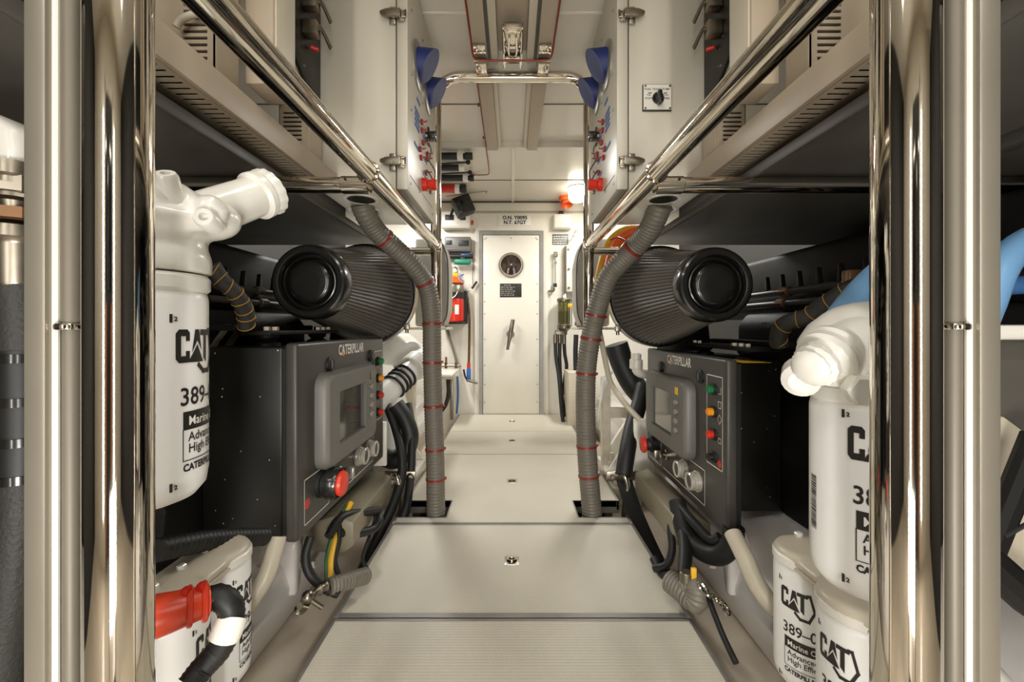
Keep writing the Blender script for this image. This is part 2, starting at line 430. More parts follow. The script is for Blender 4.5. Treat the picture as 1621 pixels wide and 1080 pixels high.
tag(part('ceiling_strip', MB().box((-.062, .9, 2.125), (.064, 1.86, 2.139)), 'beige'), 'beige strip of ceiling between the two trunks', 'panel')
tag(part('overhead_cable', MB().tube([V((-.179, 1.2, 2.105)), V((-.179, 1.55, 2.10)), V((-.178, 1.72, 2.085)), V((-.172, 1.79, 2.052)), V((-.15, 1.80, 2.042)), V((0, 1.80, 2.04)), V((.15, 1.80, 2.042)), V((.174, 1.79, 2.055)), V((.18, 1.72, 2.085)), V((.183, 1.55, 2.10)), V((.185, 1.2, 2.105))], .0042, 8, .02), 'redtie', None, 60), 'dark red cable looped under the ceiling trunks', 'cable')
r = thing('fire_loop_cable', 'thin dark red cable running aft along the ceiling to the tool rack', 'cable', tuple(P(757, 140, 1.95)))
part('cable', MB().tube([V((-.177, 1.98, 2.085)), V((-.178, 2.4, 2.085)), V((-.18, 2.75, 2.085)), P(774, 268, 3.1), P(773, 276, 3.2), P(765, 277, 3.25), P(745, 277, 3.3)], .004, 8, .03), 'redtie', r, 60)
mb = MB()
for p in (V((-.18, 2.26, 2.092)), V((-.18, 2.65, 2.092))): mb.box(p - V((.014, .006, .004)), p + V((.002, .006, .012)), .002)
part('cable_clip', mb, 'rust', r)

# ================================================================== STAINLESS TUBE FRAME
AX = .368
mb = MB()
arc = [(-AX, 1.95, -.139), (-AX, 1.95, 1.2), (-AX, 1.95, 1.94)] + [(-AX + .115 * (1 - cos(t)), 1.95, 1.945 + .115 * sin(t)) for t in [k * pi / 16 for k in range(1, 8)]] + [(-AX + .115, 1.95, 2.06)]
arc = arc + [(-p[0], p[1], p[2]) for p in arc[::-1]]
r = thing('tube_arch', 'polished stainless tube arch spanning the walkway', 'frame', (0, 1.95, -.139))
part('arch_tube', MB().tube(arc, .0255, 20, spline=False), 'chrome', r, 50)
for s in (-1, 1): part('rail_socket', MB().cyl((s * AX, 1.93, 1.248), (s * AX, 1.89, 1.248), .031, seg=24, bev=.004).cyl((s * AX, 1.95, 1.28), (s * AX, 1.95, 1.215), .0285, seg=24, bev=.003), 'chrome', r)
for s in (-1, 1):
    side = 'left' if s < 0 else 'right'
    r = thing('frame_post', 'large chrome frame post at the near %s corner of the walkway' % side, 'post', (s * .365, .376, -.139), 'chrome posts nearest the camera')
    part('post_tube', MB().cyl((s * .365, .376, -.139), (s * .365, .376, 2.13), .025, seg=48), 'chrome', r)
    hr = part('hinge_rod', MB().cyl((s * .436, .40, -.139), (s * .436, .40, 2.13), .0068, seg=20), 'rod', r)
    part('edge_strip', MB().cyl((s * .4468, .396, -.139), (s * .4468, .396, 2.13), .003, seg=10), 'white', r)
    part('rod_collar', MB().lathe((s * .438, .40, .848), (0, 0, 1), [(0, 0), (0, .0105), (.0015, .0112), (.0045, .0112), (.006, .0105), (.006, 0)], 24), 'chrome', hr)
    part('rod_sleeve', MB().cyl((s * .436, .40, .856), (s * .436, .40, 2.1), .0074, seg=20), 'rod', hr)
    part('flat_jamb', MB().box((s * .449, .388, -.139), (s * .4705, .43, 2.13), .003), 'jamb', r)
    r = thing('guard_rail', 'chrome tube rail running fore and aft along the %s shelf' % side, 'rail', (s * AX, 1.1, 1.22), 'rails along the walkway')
    part('rail_tube', MB().cyl((s * AX, .40, 1.248), (s * AX, 1.90, 1.248), .025, seg=32), 'chrome', r)
    part('rail_collar', MB().ring((s * AX, 1.03, 1.248), (0, 1, 0), .0265, .0035, 32, 8), 'chrome', r)
    r = thing('cross_tube', 'chrome cross tube carrying the underside of the %s shelf' % side, 'tube', (s * .9, 1.1, 1.2), 'transverse frame tubes')
    part('tube', MB().cyl((s * .45, 1.1, 1.238), (s * 1.64, 1.1, 1.238), .0215, seg=28), 'chrome', r)
    sl = part('tube_sleeve', MB().cyl((s * .388, 1.1, 1.238), (s * .462, 1.1, 1.238), .024, seg=28, bev=.002), 'chrome', r)
    part('grub_screw', MB().cyl((s * .445, 1.078, 1.246), (s * .445, 1.074, 1.246), .003, seg=10), 'dark', sl)
    tag(part('brace_tube', MB().cyl((s * .392, 1.985, 1.225), (s * .55, 1.985, 1.225), .02, seg=24), 'chrome'), 'short chrome brace tube under the %s control cabinet' % side, 'tube')

# ================================================================== OVERHEAD SHELVES, TRUNKS AND ELECTRICAL BOXES
for s in (-1, 1):
    side = 'left' if s < 0 else 'right'
    X = lambda v: s * v
    r = thing('equipment_shelf', 'grey metal shelf above the %s engine, seen from below' % side, 'shelf', (s * 1.1, 1., 1.2))
    part('shelf_plate', MB().box((X(.660), .3, 1.263), (X(1.649), 2.02, 1.279), .002), 'shelf', r)
    part('shelf_lip', MB().box((X(.648), .3, 1.256), (X(.660), 2.02, 1.284), .003), 'shelf', r)
    part('shelf_stiffener', MB().box((X(1.05), .3, 1.235), (X(1.09), 1.05, 1.263), .002), 'shelf', r)
    r = thing('slotted_cable_trunk', 'beige slotted cable trunk along the edge of the %s shelf' % side, 'cable trunk', (s * .64, .9, 1.3))
    part('trunk_face', MB().box((X(.60), .34, 1.312), (X(.612), 1.385, 1.376), .002).box((X(.612), .34, 1.364), (X(.70), 1.385, 1.376)), 'beige', r)
    mb = MB(); y = .36                                     # the slotted underside: bars with gaps
    mb.box((X(.612), .34, 1.312), (X(.622), 1.385, 1.3136)).box((X(.668), .34, 1.312), (X(.69), 1.385, 1.3136))
    while y < 1.37: mb.box((X(.622), y, 1.312), (X(.668), y + .0115, 1.3136)); y += .0185
    part('slotted_grille', mb, 'beige', r)
    part('trunk_back', MB().box((X(.70), .34, 1.312), (X(.708), 1.385, 1.376)).box((X(.622), .345, 1.345), (X(.7), 1.38, 1.35)), 'dark', r)
    part('cable_bed', MB().box((X(.715), .34, 1.280), (X(.80), 1.38, 1.31), .008), 'rubber', r)
    mb = MB(); y = .45
    while y < 1.36: mb.box((X(.698), y, 1.281), (X(.714), y + .003, 1.31)); y += .034
    part('spacer_slat', mb, 'cream', r)
    def vented(x0, x1, d0, d1, z0, z1, sx0, sx1, zt, zb, n, label):
        r = thing('vented_box', label, 'electrical box', (s * (x0 + x1) / 2, (d0 + d1) / 2, z0), 'electrical boxes over the trunk')
        part('housing', MB().box((X(x0), d0 + .004, z0), (X(x1), d1, z1), .003), 'beige', r)
        mb = MB().box((X(x0 + .002), d0 - .002, z0), (X(sx0 - .012), d0 + .004, z1)).box((X(sx1 + .012), d0 - .002, z0), (X(x1 - .002), d0 + .004, z1))
        h = (zt - zb) / n; z = zb
        mb.box((X(sx0 - .012), d0 - .002, z0), (X(sx1 + .012), d0 + .004, zb)).box((X(sx0 - .012), d0 - .002, zt), (X(sx1 + .012), d0 + .004, z1))
        mb.box((X(sx0 - .012), d0 - .002, zb), (X(sx0), d0 + .004, zt)).box((X(sx1), d0 - .002, zb), (X(sx1 + .012), d0 + .004, zt))
        for i in range(n): mb.box((X(sx0), d0 - .002, z + h * .45), (X(sx1), d0 + .004, z + h)); z += h
        part('vent_grille', mb, 'beige', r)
        part('vent_dark', MB().box((X(sx0), d0 + .0035, zb), (X(sx1), d0 + .0045, zt)), 'rubber', r)
        return r
    vented(.618, .87, .84, .915, 1.377, 1.98, .632, .682, 1.60, 1.392, 15, 'tall vented beige box above the %s shelf, nearer one' % side)
    vented(.612, .70, 1.215, 1.30, 1.377, 1.52, .632, .688, 1.505, 1.385, 9, 'small vented box tucked beside the %s cabinet' % side)
    r = thing('drive_box', 'plain beige box hanging over the %s cable trunk' % side, 'electrical box', (s * .58, .98, 1.41))
    part('housing', MB().box((X(.55), .93, 1.412), (X(.615), 1.02, 2.0), .004), 'beige', r)
    part('side_cover', MB().box((X(.545), .935, 1.5), (X(.55), 1.015, 1.98), .001), 'cream', r)
    # breaker board on the side lining between the boxes and the cabinet
    r = thing('lining_panel', 'white lining panel behind the %s breaker plate' % side, 'panel', (s * .68, 1.2, 1.377))
    part('panel', MB().box((X(.672), 1.0, 1.53), (X(.692), 1.398, 2.13)), 'ceilcab', r)
    r = thing('breaker_plate', 'black breaker plate with two steel levers beside the %s cabinet' % side, 'switch plate', (s * .667, 1.3, 1.7))
    pl = [(1.175, 2.12), (1.175, 1.765), (1.205, 1.70), (1.31, 1.625), (1.385, 1.60), (1.392, 1.62), (1.392, 2.12)]
    part('plate', MB().prism(pl, 'x', X(.660), X(.671), .0015), 'box', r)
    for k, z in enumerate((1.885, 1.80)):
        lv = part('lever', MB().tube([(X(.655), 1.27, z - .02), (X(.625), 1.27, z - .012), (X(.61), 1.29, z), (X(.60), 1.335, z - .03)], .004, 8, .01).tube([(X(.655), 1.29, z + .012), (X(.628), 1.285, z + .016), (X(.612), 1.30, z + .012), (X(.602), 1.345, z - .018)], .004, 8, .01).box((X(.615), 1.265, z - .026), (X(.66), 1.3, z + .02), .004), 'steel', r)
        part('lever_stop', MB().cyl((X(.655), 1.31, z - .04), (X(.632), 1.32, z - .043), .007, seg=12, bev=.002), 'red', lv)
    mb = MB()
    for y, z in ((1.19, 1.9), (1.19, 1.78), (1.28, 1.68), (1.37, 1.63)): mb.lathe((X(.660), y, z), (-s, 0, 0), [(0, .005), (.003, .004), (.003, 0)], 8)
    part('plate_screw', mb, 'steel', r)
tag(part('bent_conduit', MB().tube([P(279, 43, .82), P(285, 33, .82), P(300, 25, .82), P(318, 22, .83), P(345, 30, .86)], .007, 10, .01), 'cream', None, 60), 'pale bent conduit in front of the vented box', 'conduit')
for k, q in enumerate(([(1176, -25, 1.05), (1172, 2, 1.05), (1180, 18, 1.05), (1200, 14, 1.05), (1225, -5, 1.05)], [(1214, -15, 1.0), (1196, 8, 1.0), (1188, 30, 1.0), (1200, 45, 1.02), (1214, 50, 1.05)])):
    hose('control_cable', ('white cable looping beside the breaker plate, upper loop', 'white cable curling down beside the breaker plate, lower loop')[k], 'cable', q, .006, 'white', 10, .01)

# ================================================================== CONTROL CABINETS
def cabinet(s):
    side = 'left' if s < 0 else 'right'
    X = lambda v: s * v
    r = thing('control_cabinet', 'white wall cabinet with blue hooded gauges, %s of the arch' % ('its plain front' if 0 else 'left' if s < 0 else 'right'), 'cabinet', (s * .5, 1.63, 1.327))
    if s > 0: r['label'] = 'white gauge cabinet with the fuel transfer pump switch on its front'
    else: r['label'] = 'white gauge cabinet with a blank front panel, opposite the pump switch'
    part('housing', MB().box((X(.404), 1.4, 1.327), (X(.668), 1.875, 2.12), .004), 'ceilcab', r)
    part('lid', MB().box((X(.362), 1.4, 1.329), (X(.401), 1.868, 2.12), .005), 'ceilcab', r)
    part('lid_seal', MB().box((X(.40), 1.404, 1.332), (X(.405), 1.865, 2.115)), 'shelf', r)
    # round cut-outs in the floor of the cabinet for the hose
    for px, d in ((.56, 1.50), (.60, 1.64)):
        part('hose_gland', MB().lathe((X(px), d, 1.3275), (0, 0, -1), [(0, .062), (.004, .062), (.004, .05), (.001, .05), (.001, 0)], 28), ['white'], r)
        part('gland_hole', MB().lathe((X(px), d, 1.3262), (0, 0, -1), [(0, .0), (0, .05), (.001, .05), (.001, 0)], 28), ['rubber'], r)
    # toggle latches across the lid seam on the front
    for z in (1.4 * (CY - 27) / F + EYE, 1.4 * (CY - 258) / F + EYE):
        lt = part('toggle_latch', MB().box((X(.372), 1.388, z - .02), (X(.394), 1.4, z + .02), .003).box((X(.402), 1.39, z - .03), (X(.424), 1.4, z + .03), .004), 'brushed', r)
        part('latch_lever', MB().prism([(X(.382), z - .014), (X(.382), z + .014), (X(.43), z + .012), (X(.452), z + .004), (X(.452), z - .006), (X(.43), z - .014)], 'y', 1.374, 1.388, .003), 'steel', lt)
        part('latch_hook', MB().tube([(X(.378), 1.382, z - .012), (X(.366), 1.384, z - .012), (X(.366), 1.384, z + .012), (X(.378), 1.382, z + .012)], .0035, 8, spline=False), 'steel', lt)
    # the instrument side facing the walkway: u runs forward, v up
    f = lambda u, v, w=0: V((X(.362 - w), 1.4 + u, 1.329 + v))
    n = V((-s, 0, 0))
    for u in (.143, .322):
        g = part('gauge', MB().lathe(f(u, .52), n, [(0, 0), (0, .086), (.006, .086), (.01, .08), (.01, 0)], 36), 'dial', r)
        mb = MB(); R = .062; N = 28; b2 = bmesh.new()
        A, B, C_, D_ = [], [], [], []
        for k in range(N):
            a_ = 2 * pi * k / N; cu, cv = cos(a_), sin(a_)
            h = .034 + .034 * cv if cv < 0 else .034 + .034 * cv
            h = max(.004, h) + .006
            A.append(b2.verts.new(f(u + cu * R, .52 + cv * R, .008))); B.append(b2.verts.new(f(u + cu * R * .9, .52 + cv * R * .9, .008 + h)))
            D_.append(b2.verts.new(f(u + cu * R * .82, .52 + cv * R * .82, .008 + h))); C_.append(b2.verts.new(f(u + cu * R * .88, .52 + cv * R * .88, .010)))
        for k in range(N):
            j = (k + 1) % N
            b2.faces.new((A[k], A[j], B[j], B[k]))
        b2.faces.new(A); b2.faces.new(B)
        bmesh.ops.delete(b2, geom=C_ + D_, context='VERTS')
        mb.take(b2); part('gauge_hood', mb, 'blue', g)
        part('gauge_lens', MB().lathe(f(u, .52, .010), n, [(0, 0), (0, .056), (.003, .054), (.003, 0)], 32), 'gloss', g)
    for (u, v) in ((.05, .66), (.05, .30), (.23, .66), (.24, .42), (.05, .04), (.42, .04), (.43, .38), (.06, .42)):
        pass
    mb = MB()
    for (u, v) in ((.05, .66), (.23, .68), (.045, .30), (.43, .62), (.05, .43), (.235, .43), (.04, .035), (.43, .035), (.17, .235), (.17, .05)): mb.lathe(f(u, v), n, [(0, .005), (.003, .004), (.003, 0)], 10)
    part('cabinet_screw', mb, 'steel', r)
    k0 = part('rotary_switch', MB().lathe(f(.30, .325), n, [(0, 0), (0, .02), (.008, .018), (.008, 0)], 20).box(f(.288, .285, .006), f(.312, .362, .014), .003).box(f(.275, .312, .012), f(.325, .338, .045), .004), 'gloss', r)
    for i, (u, v, m_) in enumerate(((.20, .335, 'red'), (.205, .305, 'red'), (.225, .265, 'red'), (.31, .255, 'red'), (.30, .23, 'red'), (.17, .215, 'red'), (.19, .19, 'red'), (.28, .165, 'red'), (.36, .15, 'steel'), (.38, .12, 'steel'))):
        part('toggle_switch', MB().box(f(u - .009, v - .009), f(u + .009, v + .009, .010), .002).cyl(f(u, v, .010), f(u, v + .004, .026), .0032, seg=8), K.setdefault('dkred', mat('dark_red_toggle', (140, 36, 28), .4)) if m_ == 'red' else m_, r)
    mb = MB(); sg = MB()
    for i, (u, v, w_) in enumerate(((.13, .385, .05), (.10, .335, .07), (.10, .315, .07), (.10, .295, .07), (.10, .275, .07), (.09, .20, .07), (.24, .29, .04), (.26, .21, .05), (.24, .145, .05))):
        mb.box(f(u, v), f(u + w_, v + .011, .002))
    part('switch_label', mb, 'bluegrip', r)
    mb = MB()
    for u, v in ((.25, .25), (.34, .19), (.29, .135)):
        mb.tube([f(u - .04, v + .03, .014), f(u, v, .03), f(u + .05, v - .03, .012)], .003, 6, .01)
    part('toggle_guard', mb, 'steel', r)
    ks = part('emergency_knob', MB().lathe(f(.235, .10), n, [(0, 0), (0, .026), (.02, .026), (.022, .018), (.034, .02), (.05, .024), (.056, .02), (.056, 0)], 28), 'red', r)
    mb = MB()
    ink(mb, line2([(.03, .06), (.20, .0625)] if s > 0 else [(.03, .06), (.42, .0625)], .004, False), lambda a, b: f(a, b, .0005))
    part('printed_line', mb, 'ink', r)
    if s > 0:
        q = lambda x, z: V((1.4 * (x - CX) / F, 1.4 - .0065, EYE - (z - CY) * 1.4 / F))
        a, b = q(1016.5, 177), q(1062, 135.5)
        sp = part('pump_switch_plate', MB().box((a.x, 1.392, a.z), (b.x, 1.4, b.z), .001), 'ink', r)
        mb = MB().box((a.x + .002, 1.391, a.z + .003), (b.x - .002, 1.394, b.z - .002)); part('plate_face', mb, 'paper', sp)
        kn = q(1040, 158)
        part('selector_knob', MB().lathe((kn.x, 1.391, kn.z), (0, -1, 0), [(0, 0), (0, .02), (.006, .02), (.012, .014), (.012, 0)], 28).box((kn.x - .007, 1.36, kn.z - .028), (kn.x + .007, 1.385, kn.z + .014), .003, rot=M.Rotation(-.12, 3, 'Y')), 'gloss', sp)
        mb = MB(); W2 = 1.3905
        for t, x, z, sz in (('FUEL TRANS PUMP', 1039, 145, .0092), ('TO', 1025.5, 154.5, .009), ('PORT', 1025.5, 159.5, .009), ('TO', 1053, 154.5, .009), ('STBD', 1053, 159.5, .009)):
            p0 = q(x, z); ink(mb, text_mesh(t, sz, 1., .0002, 'CENTER', 1.15), lambda a_, b_: V((p0.x + a_, W2, p0.z + b_)))
        for x in (1027.5, 1051.5):
            p0 = q(x, 149.7); ink(mb, rect2(-.006, -.0015, .006, .0015), lambda a_, b_: V((p0.x + a_, W2, p0.z + b_)))
        part('plate_lettering', mb, 'ink', sp)
        mb = MB()
        for x in (1020.5, 1059):
            for z in (138.5, 173.5): p0 = q(x, z); mb.lathe((p0.x, 1.391, p0.z), (0, -1, 0), [(0, .004), (.002, .003), (.002, 0)], 10)
        part('plate_screw', mb, 'steel', sp)
cabinet(-1); cabinet(1)
# ================================================================== ENGINE CONTROL BOXES
def control_box(s, X0, d0, z0, label):
    q0, q1 = (.03, .47) if s < 0 else (.22, .69)
    L, Hh = .722, .537
    # f(u, v, w): u along the panel as its reader sees it (left to right), v up, w out towards the walkway
    if s < 0: f = lambda u, v, w=0.: V((-(X0 - w), d0 + u, z0 + v))
    else: f = lambda u, v, w=0.: V((X0 - w, d0 + L - u, z0 + v))
    n = V((-s, 0, 0))
    bx = lambda mb, a, b, bev=0., seg=2: mb.box(f(*a), f(*b), bev, seg)
    r = thing('engine_control_box', label, 'control box', f(L / 2, 0, -.15), 'engine control boxes')
    mb = MB(); bx(mb, (.006, .01, -.26), (L - .14, Hh - .012, -.045), .006)
    part('box_body', mb, 'box', r)
    mb = MB(); bx(mb, (.01, .016, -.05), (L - .01, Hh - .016, -.034)); part('lid_gasket', mb, 'rubber', r)
    mb = MB(); bx(mb, (0, 0, -.036), (L, Hh, 0), .010, 3); part('box_lid', mb, 'face', r)
    # display unit
    mb = MB(); u0, u1, v0, v1 = .105, .505, .165, .43; c = .03
    def rr(i, w):
        a, b, p, q = u0 + i, u1 - i, v0 + i, v1 - i; cc = max(.004, c - i); o = []
        for cx, cy, t0 in ((b - cc, q - cc, 0), (a + cc, q - cc, 90), (a + cc, p + cc, 180), (b - cc, p + cc, 270)):
            for k in range(6): t = radians(t0 + k * 18); o.append((cx + cc * cos(t), cy + cc * sin(t), w))
        return o
    s0, s1, t0, t1 = .172, .396, .216, .380
    b2 = bmesh.new(); rings = [[b2.verts.new(f(*p)) for p in rr(i, w)] for i, w in ((-.012, 0), (-.012, .022), (-.006, .034), (0, .04), (.010, .0405))]
    for A, B in zip(rings, rings[1:]):
        for k in range(24): b2.faces.new((A[k], A[(k + 1) % 24], B[(k + 1) % 24], B[k]))
    # front with a screen opening
    hole = [b2.verts.new(f(*p)) for p in ((s1, t1, .0405), (s0, t1, .0405), (s0, t0, .0405), (s1, t0, .0405))]
    dp = [b2.verts.new(f(*p)) for p in ((s1, t1, .03), (s0, t1, .03), (s0, t0, .03), (s1, t0, .03))]
    R = rings[-1]
    for q in range(4):
        a = [R[(q * 6 + k) % 24] for k in range(6)]
        b2.faces.new(a + [hole[q]])
        b2.faces.new([R[(q * 6 + 5) % 24], R[(q * 6 + 6) % 24], hole[(q + 1) % 4], hole[q]])
        b2.faces.new([hole[q], hole[(q + 1) % 4], dp[(q + 1) % 4], dp[q]])
    mb.take(b2); dis = part('display_bezel', mb, 'bezel', r, 30)
    mb = MB(); bx(mb, (s0 - .004, t0 - .004, .026), (s1 + .004, t1 + .004, .031)); part('display_screen', mb, 'screen', dis)
    for k, v in enumerate((.356, .321, .286, .251)):
        part('display_button', MB().lathe(f(.447, v, .04), n, [(0, .0105), (.006, .0105), (.009, .008), (.009, 0)], 16), 'dial', dis)
    mb = MB(); bx(mb, (.435, .384, .04), (.459, .412, .0425), .001); part('display_badge', mb, 'yellow' if s > 0 else 'bowl', dis)
    # pilot lamps
    for v, m_ in ((.435, 'green'), (.3625, 'amber'), (.29, 'red'), (.2175, 'red' if s < 0 else 'gloss')):
        lb = part('pilot_lamp', MB().lathe(f(.648, v), n, [(0, 0), (0, .017), (.006, .017), (.006, .0125), (.02, .0125), (.024, .0095), (.024, 0)], 20), m_, r, label={'green': 'green lamp', 'amber': 'amber lamp', 'red': 'red lamp', 'gloss': 'black push button'}[m_])
        part('lamp_collar', MB().lathe(f(.648, v), n, [(0, .019), (.007, .019), (.007, .0128)], 20), 'rubber', lb)
    # plug sockets, key switch, emergency stop, locks
    for u, v in ((.424, .100), (.532, .095)):
        pt = part('plug_socket', MB().lathe(f(u, v), n, [(0, 0), (0, .036), (.006, .036), (.006, .031), (.016, .031), (.018, .028), (.022, .031), (.032, .031), (.034, .029), (.034, .023), (.028, .022), (.028, 0)], 32), 'clear', r)
        part('socket_glass', MB().lathe(f(u, v, .028), n, [(0, 0), (0, .022), (.002, .021), (.002, 0)], 24), 'face', pt)
    ks = part('key_switch', MB().lathe(f(.25, .10), n, [(0, 0), (0, .022), (.008, .022), (.01, .017), (.03, .017), (.033, .014), (.033, 0)], 24), 'chrome', r)
    mb = MB(); bx(mb, (.242, .08, .03), (.258, .12, .055), .005); part('key_grip', mb, 'dial' if s < 0 else 'steel', ks)
    es = part('emergency_stop_base', MB().lathe(f(.135, .11), n, [(0, 0), (0, .042), (.01, .042), (.012, .036), (.03, .036), (.034, .028), (.05, .026), (.05, 0)], 28), 'rubber', r)
    part('emergency_stop_button', MB().lathe(f(.135, .11, .05), n, [(0, 0), (0, .02), (.006, .036), (.012, .0375), (.02, .034), (.024, .02), (.025, 0)], 32), mat('stop_button_red', (222, 62, 38), .3) if s < 0 else 'red', es)
    part('stop_shroud', MB().lathe(f(.135, .11, .018), n, [(0, .036), (.006, .046), (.03, .046), (.04, .041), (.038, .039), (.008, .042), (.002, .036)], 32, None), 'gloss', es) if s < 0 else None
    for u, v in ((.187, .463), (.556, .465)):
        lk = part('panel_lock', MB().lathe(f(u, v), n, [(0, 0), (0, .0235), (.006, .0235), (.010, .019), (.010, .016), (.007, .015), (.007, 0)], 24), 'rubber', r)
        mb = MB(); bx(mb, (u - .0035, v - .015, .006), (u + .0035, v + .015, .0125), .001); part('lock_slot', mb, 'face', lk)
    # lettering and printed outlines
    pf = lambda a, b: f(a, b, .0007)
    mb = MB(); t = text_mesh('CATERPILLAR', .047, .60, .0012); w = max(v[0] for v in t[0])
    ink(mb, shift(([(x * .225 / w, y) for x, y in t[0]], t[1]), .255, .488), pf)
    ink(mb, line2([(.60, .187), (.60, .478), (.70, .478), (.70, .187)], .003), pf)
    ink(mb, line2([(.34, .15), (.585, .15), (.585, .032), (.21, .032)], .003, False), pf)
    ink(mb, line2([(.035, .03), (.035, .155), (.185, .155), (.185, .03)], .003), pf)
    ink(mb, line2([(.676, .425), (.69, .425), (.69, .445)], .002, False), pf); ink(mb, line2([(.676, .38), (.69, .38), (.693, .40), (.673, .40)], .002), pf)
    ink(mb, line2([(.682, .33), (.694, .345), (.682, .36), (.67, .345)], .002), pf); ink(mb, line2([(.674, .27), (.69, .27), (.69, .285), (.674, .285)], .002), pf)
    mb.m = 1; ink(mb, poly2([(.276, .484), (.300, .484), (.288, .502)]), lambda a, b: f(a, b, .0011))
    mb.m = 2; ink(mb, circ2(.682, .205, .012) if s > 0 else circ2(.05, .085, .015), lambda a, b: f(a, b, .001))
    part('panel_lettering', mb, ['paper', 'amber', 'red'], r)
    # isolator plates on the lid top
    for u in (q0 + .07, q0 + .37):
        mt = part('isolator_mount', MB().lathe(f(u, Hh - .012, -.14), (0, 0, 1), [(0, 0), (0, .034), (.008, .034), (.014, .02), (.024, .03), (.034, .03), (.034, 0)], 24), 'dark', r)
    mb = MB(); bx(mb, (q0, Hh + .02, -.19), (q1, Hh + .033, -.09), .003); bp = part('mounting_plate', mb, 'dark', r)
    for u in (q0 + .03, q0 + .07, q0 + .33, q0 + .37, q0 + .41): part('plate_bolt', MB().hexnut(f(u, Hh + .033, -.12), (0, 0, 1), .012, .012), 'steel', bp)
    mb = MB(); bx(mb, (q0, Hh + .033, -.262), (q1, Hh + .05, -.19), .003); part('mounting_bar', mb, 'dark', r)
    if s > 0:
        mb = MB(); bx(mb, (.56, Hh - .0125, -.15), (.70, Hh - .0115, -.06)); part('warning_sticker', mb, 'yellow', r)
    return r
control_box(-1, .575, 1.082, .272, 'charcoal engine control box beside the filter marked CAT, with red stop button facing out')
control_box(1, .65, 1.227, .217, 'charcoal engine control box with paint specks and a yellow sticker on top')

# ================================================================== SPIN-ON FILTERS
CATL = [([(.12, 0), (.45, 0), (.55, .1), (.55, .35), (.38, .35), (.38, .2), (.2, .2), (.2, .8), (.38, .8), (.38, .65), (.55, .65), (.55, .9), (.45, 1), (.12, 1), (0, .88), (0, .12)]),
        [(.64, .28), (.80, 1), (1.02, 1), (1.17, .34), (.93, .64), (.90, .64)], [(.46, 0), (.915, .55), (1.27, 0)],
        [(1.08, 1), (1.74, 1), (1.74, .82), (1.52, .82), (1.52, -.04), (1.30, .12), (1.30, .82), (1.08, .82)]]
def oil_filter(cx, cy, zb, h, R, th0, label, k=1., bars=False):
    r = thing('oil_filter', label, 'oil filter', (cx, cy, zb), 'white spin-on filters')
    part('canister', MB().lathe((cx, cy, zb), (0, 0, 1), [(0, 0), (.0, R * .55), (.006, R * .8), (.018, R * .96), (.035, R), (h - .012, R), (h - .004, R * .975), (h, R * .93), (h, 0)], 56), 'filt', r)
    part('top_seam', MB().lathe((cx, cy, zb + h - .002), (0, 0, 1), [(0, 0), (0, R * .97), (.004, R * 1.035), (.018, R * 1.035), (.022, R * .98), (.022, 0)], 56), 'cast', r)
    mb = MB(); a0 = radians(th0); RR = R + .0006
    def fn(u, v): t = a0 + u / RR; return V((cx + RR * cos(t), cy + RR * sin(t), zb + v))
    Hc = .040 * k
    for p in CATL: ink(mb, shift(([(x * Hc * .72, y * Hc) for x, y in p], [tuple(range(len(p)))]), 0, .174), fn, .006)
    ink(mb, shift(([(x * Hc * .72, y * Hc) for x, y in line2([(1.0, -.1), (1.28, -.30), (1.8, -.30), (2.12, .22), (1.86, .97), (1.72, .97)], .15, False)[0]], line2([(1.0, -.1), (1.28, -.30), (1.8, -.30), (2.12, .22), (1.86, .97), (1.72, .97)], .15, False)[1]), 0, .174), fn, .006)
    num = text_mesh('389\u20130434', .030 * k, .82, .0004); ink(mb, shift(num, .004, .123), fn, .006)
    LW = .108
    ink(mb, shift(rect2(0, .0935, LW, .115), .008, 0), fn, .006)
    ink(mb, shift(line2([(0, .056), (LW, .056), (LW, .0935), (0, .0935)], .0011), .008, 0), fn, .006)
    for t, z in (('Advanced', .079), ('High Efficiency', .065)): ink(mb, shift(text_mesh(t, .0155, .86, .0002), .014, z), fn, .006)
    ink(mb, shift(text_mesh('CATERPILLAR', .0118, .82, .0005), .008, .0435), fn, .006)
    for z in (.222, .024): ink(mb, shift(rect2(-.006, 0, -.003, .010), 0, z), fn); ink(mb, shift(text_mesh('2', .007, 1, .0003), -.0015, z + .002), fn)
    ink(mb, shift(line2([(.090, .066), (.104, .066)], .001), 0, 0), fn); ink(mb, shift(line2([(.092 + .005 * cos(i * .785), .078 + .006 * sin(i * .785)) for i in range(8)], .001), .005, 0), fn)
    if bars:
        z = .07
        while z < .14: hh = random.choice((.0008, .0014, .002)); ink(mb, rect2(-.052, z, -.040, z + hh), fn, .006); z += hh + random.choice((.0008, .0014))
    RR2 = RR
    lt = part('printed_label', mb, 'ink', r, 80)
    mb = MB(); RR = R + .001
    ink(mb, shift(text_mesh('Marine Oil Filter', .0155, .84, .00015), .014, .0985), fn, .006)
    part('bar_lettering', mb, 'paper', lt, 80)
    return r
oil_filter(-.45, .50, .634, .262, .060, -25, 'white oil filter hanging beside the left chrome post, uppermost on that side')
oil_filter(.452, .515, .520, .240, .060, 212, 'white oil filter with printed barcode hanging beside the right chrome post', 1., True)
oil_filter(-.62, .85, .104, .255, .060, -24, 'farther white oil filter below the left control box, behind the black conduit')
oil_filter(-.597, .70, .106, .253, .060, -12, 'white oil filter below the red hose boot, close to the left chrome post')
oil_filter(.62, .85, .104, .255, .060, 188, 'farther white oil filter below the right control box, next to the white pipe')
oil_filter(.60, .70, .106, .253, .060, 171, 'white oil filter below the barcoded one, close to the right chrome post')

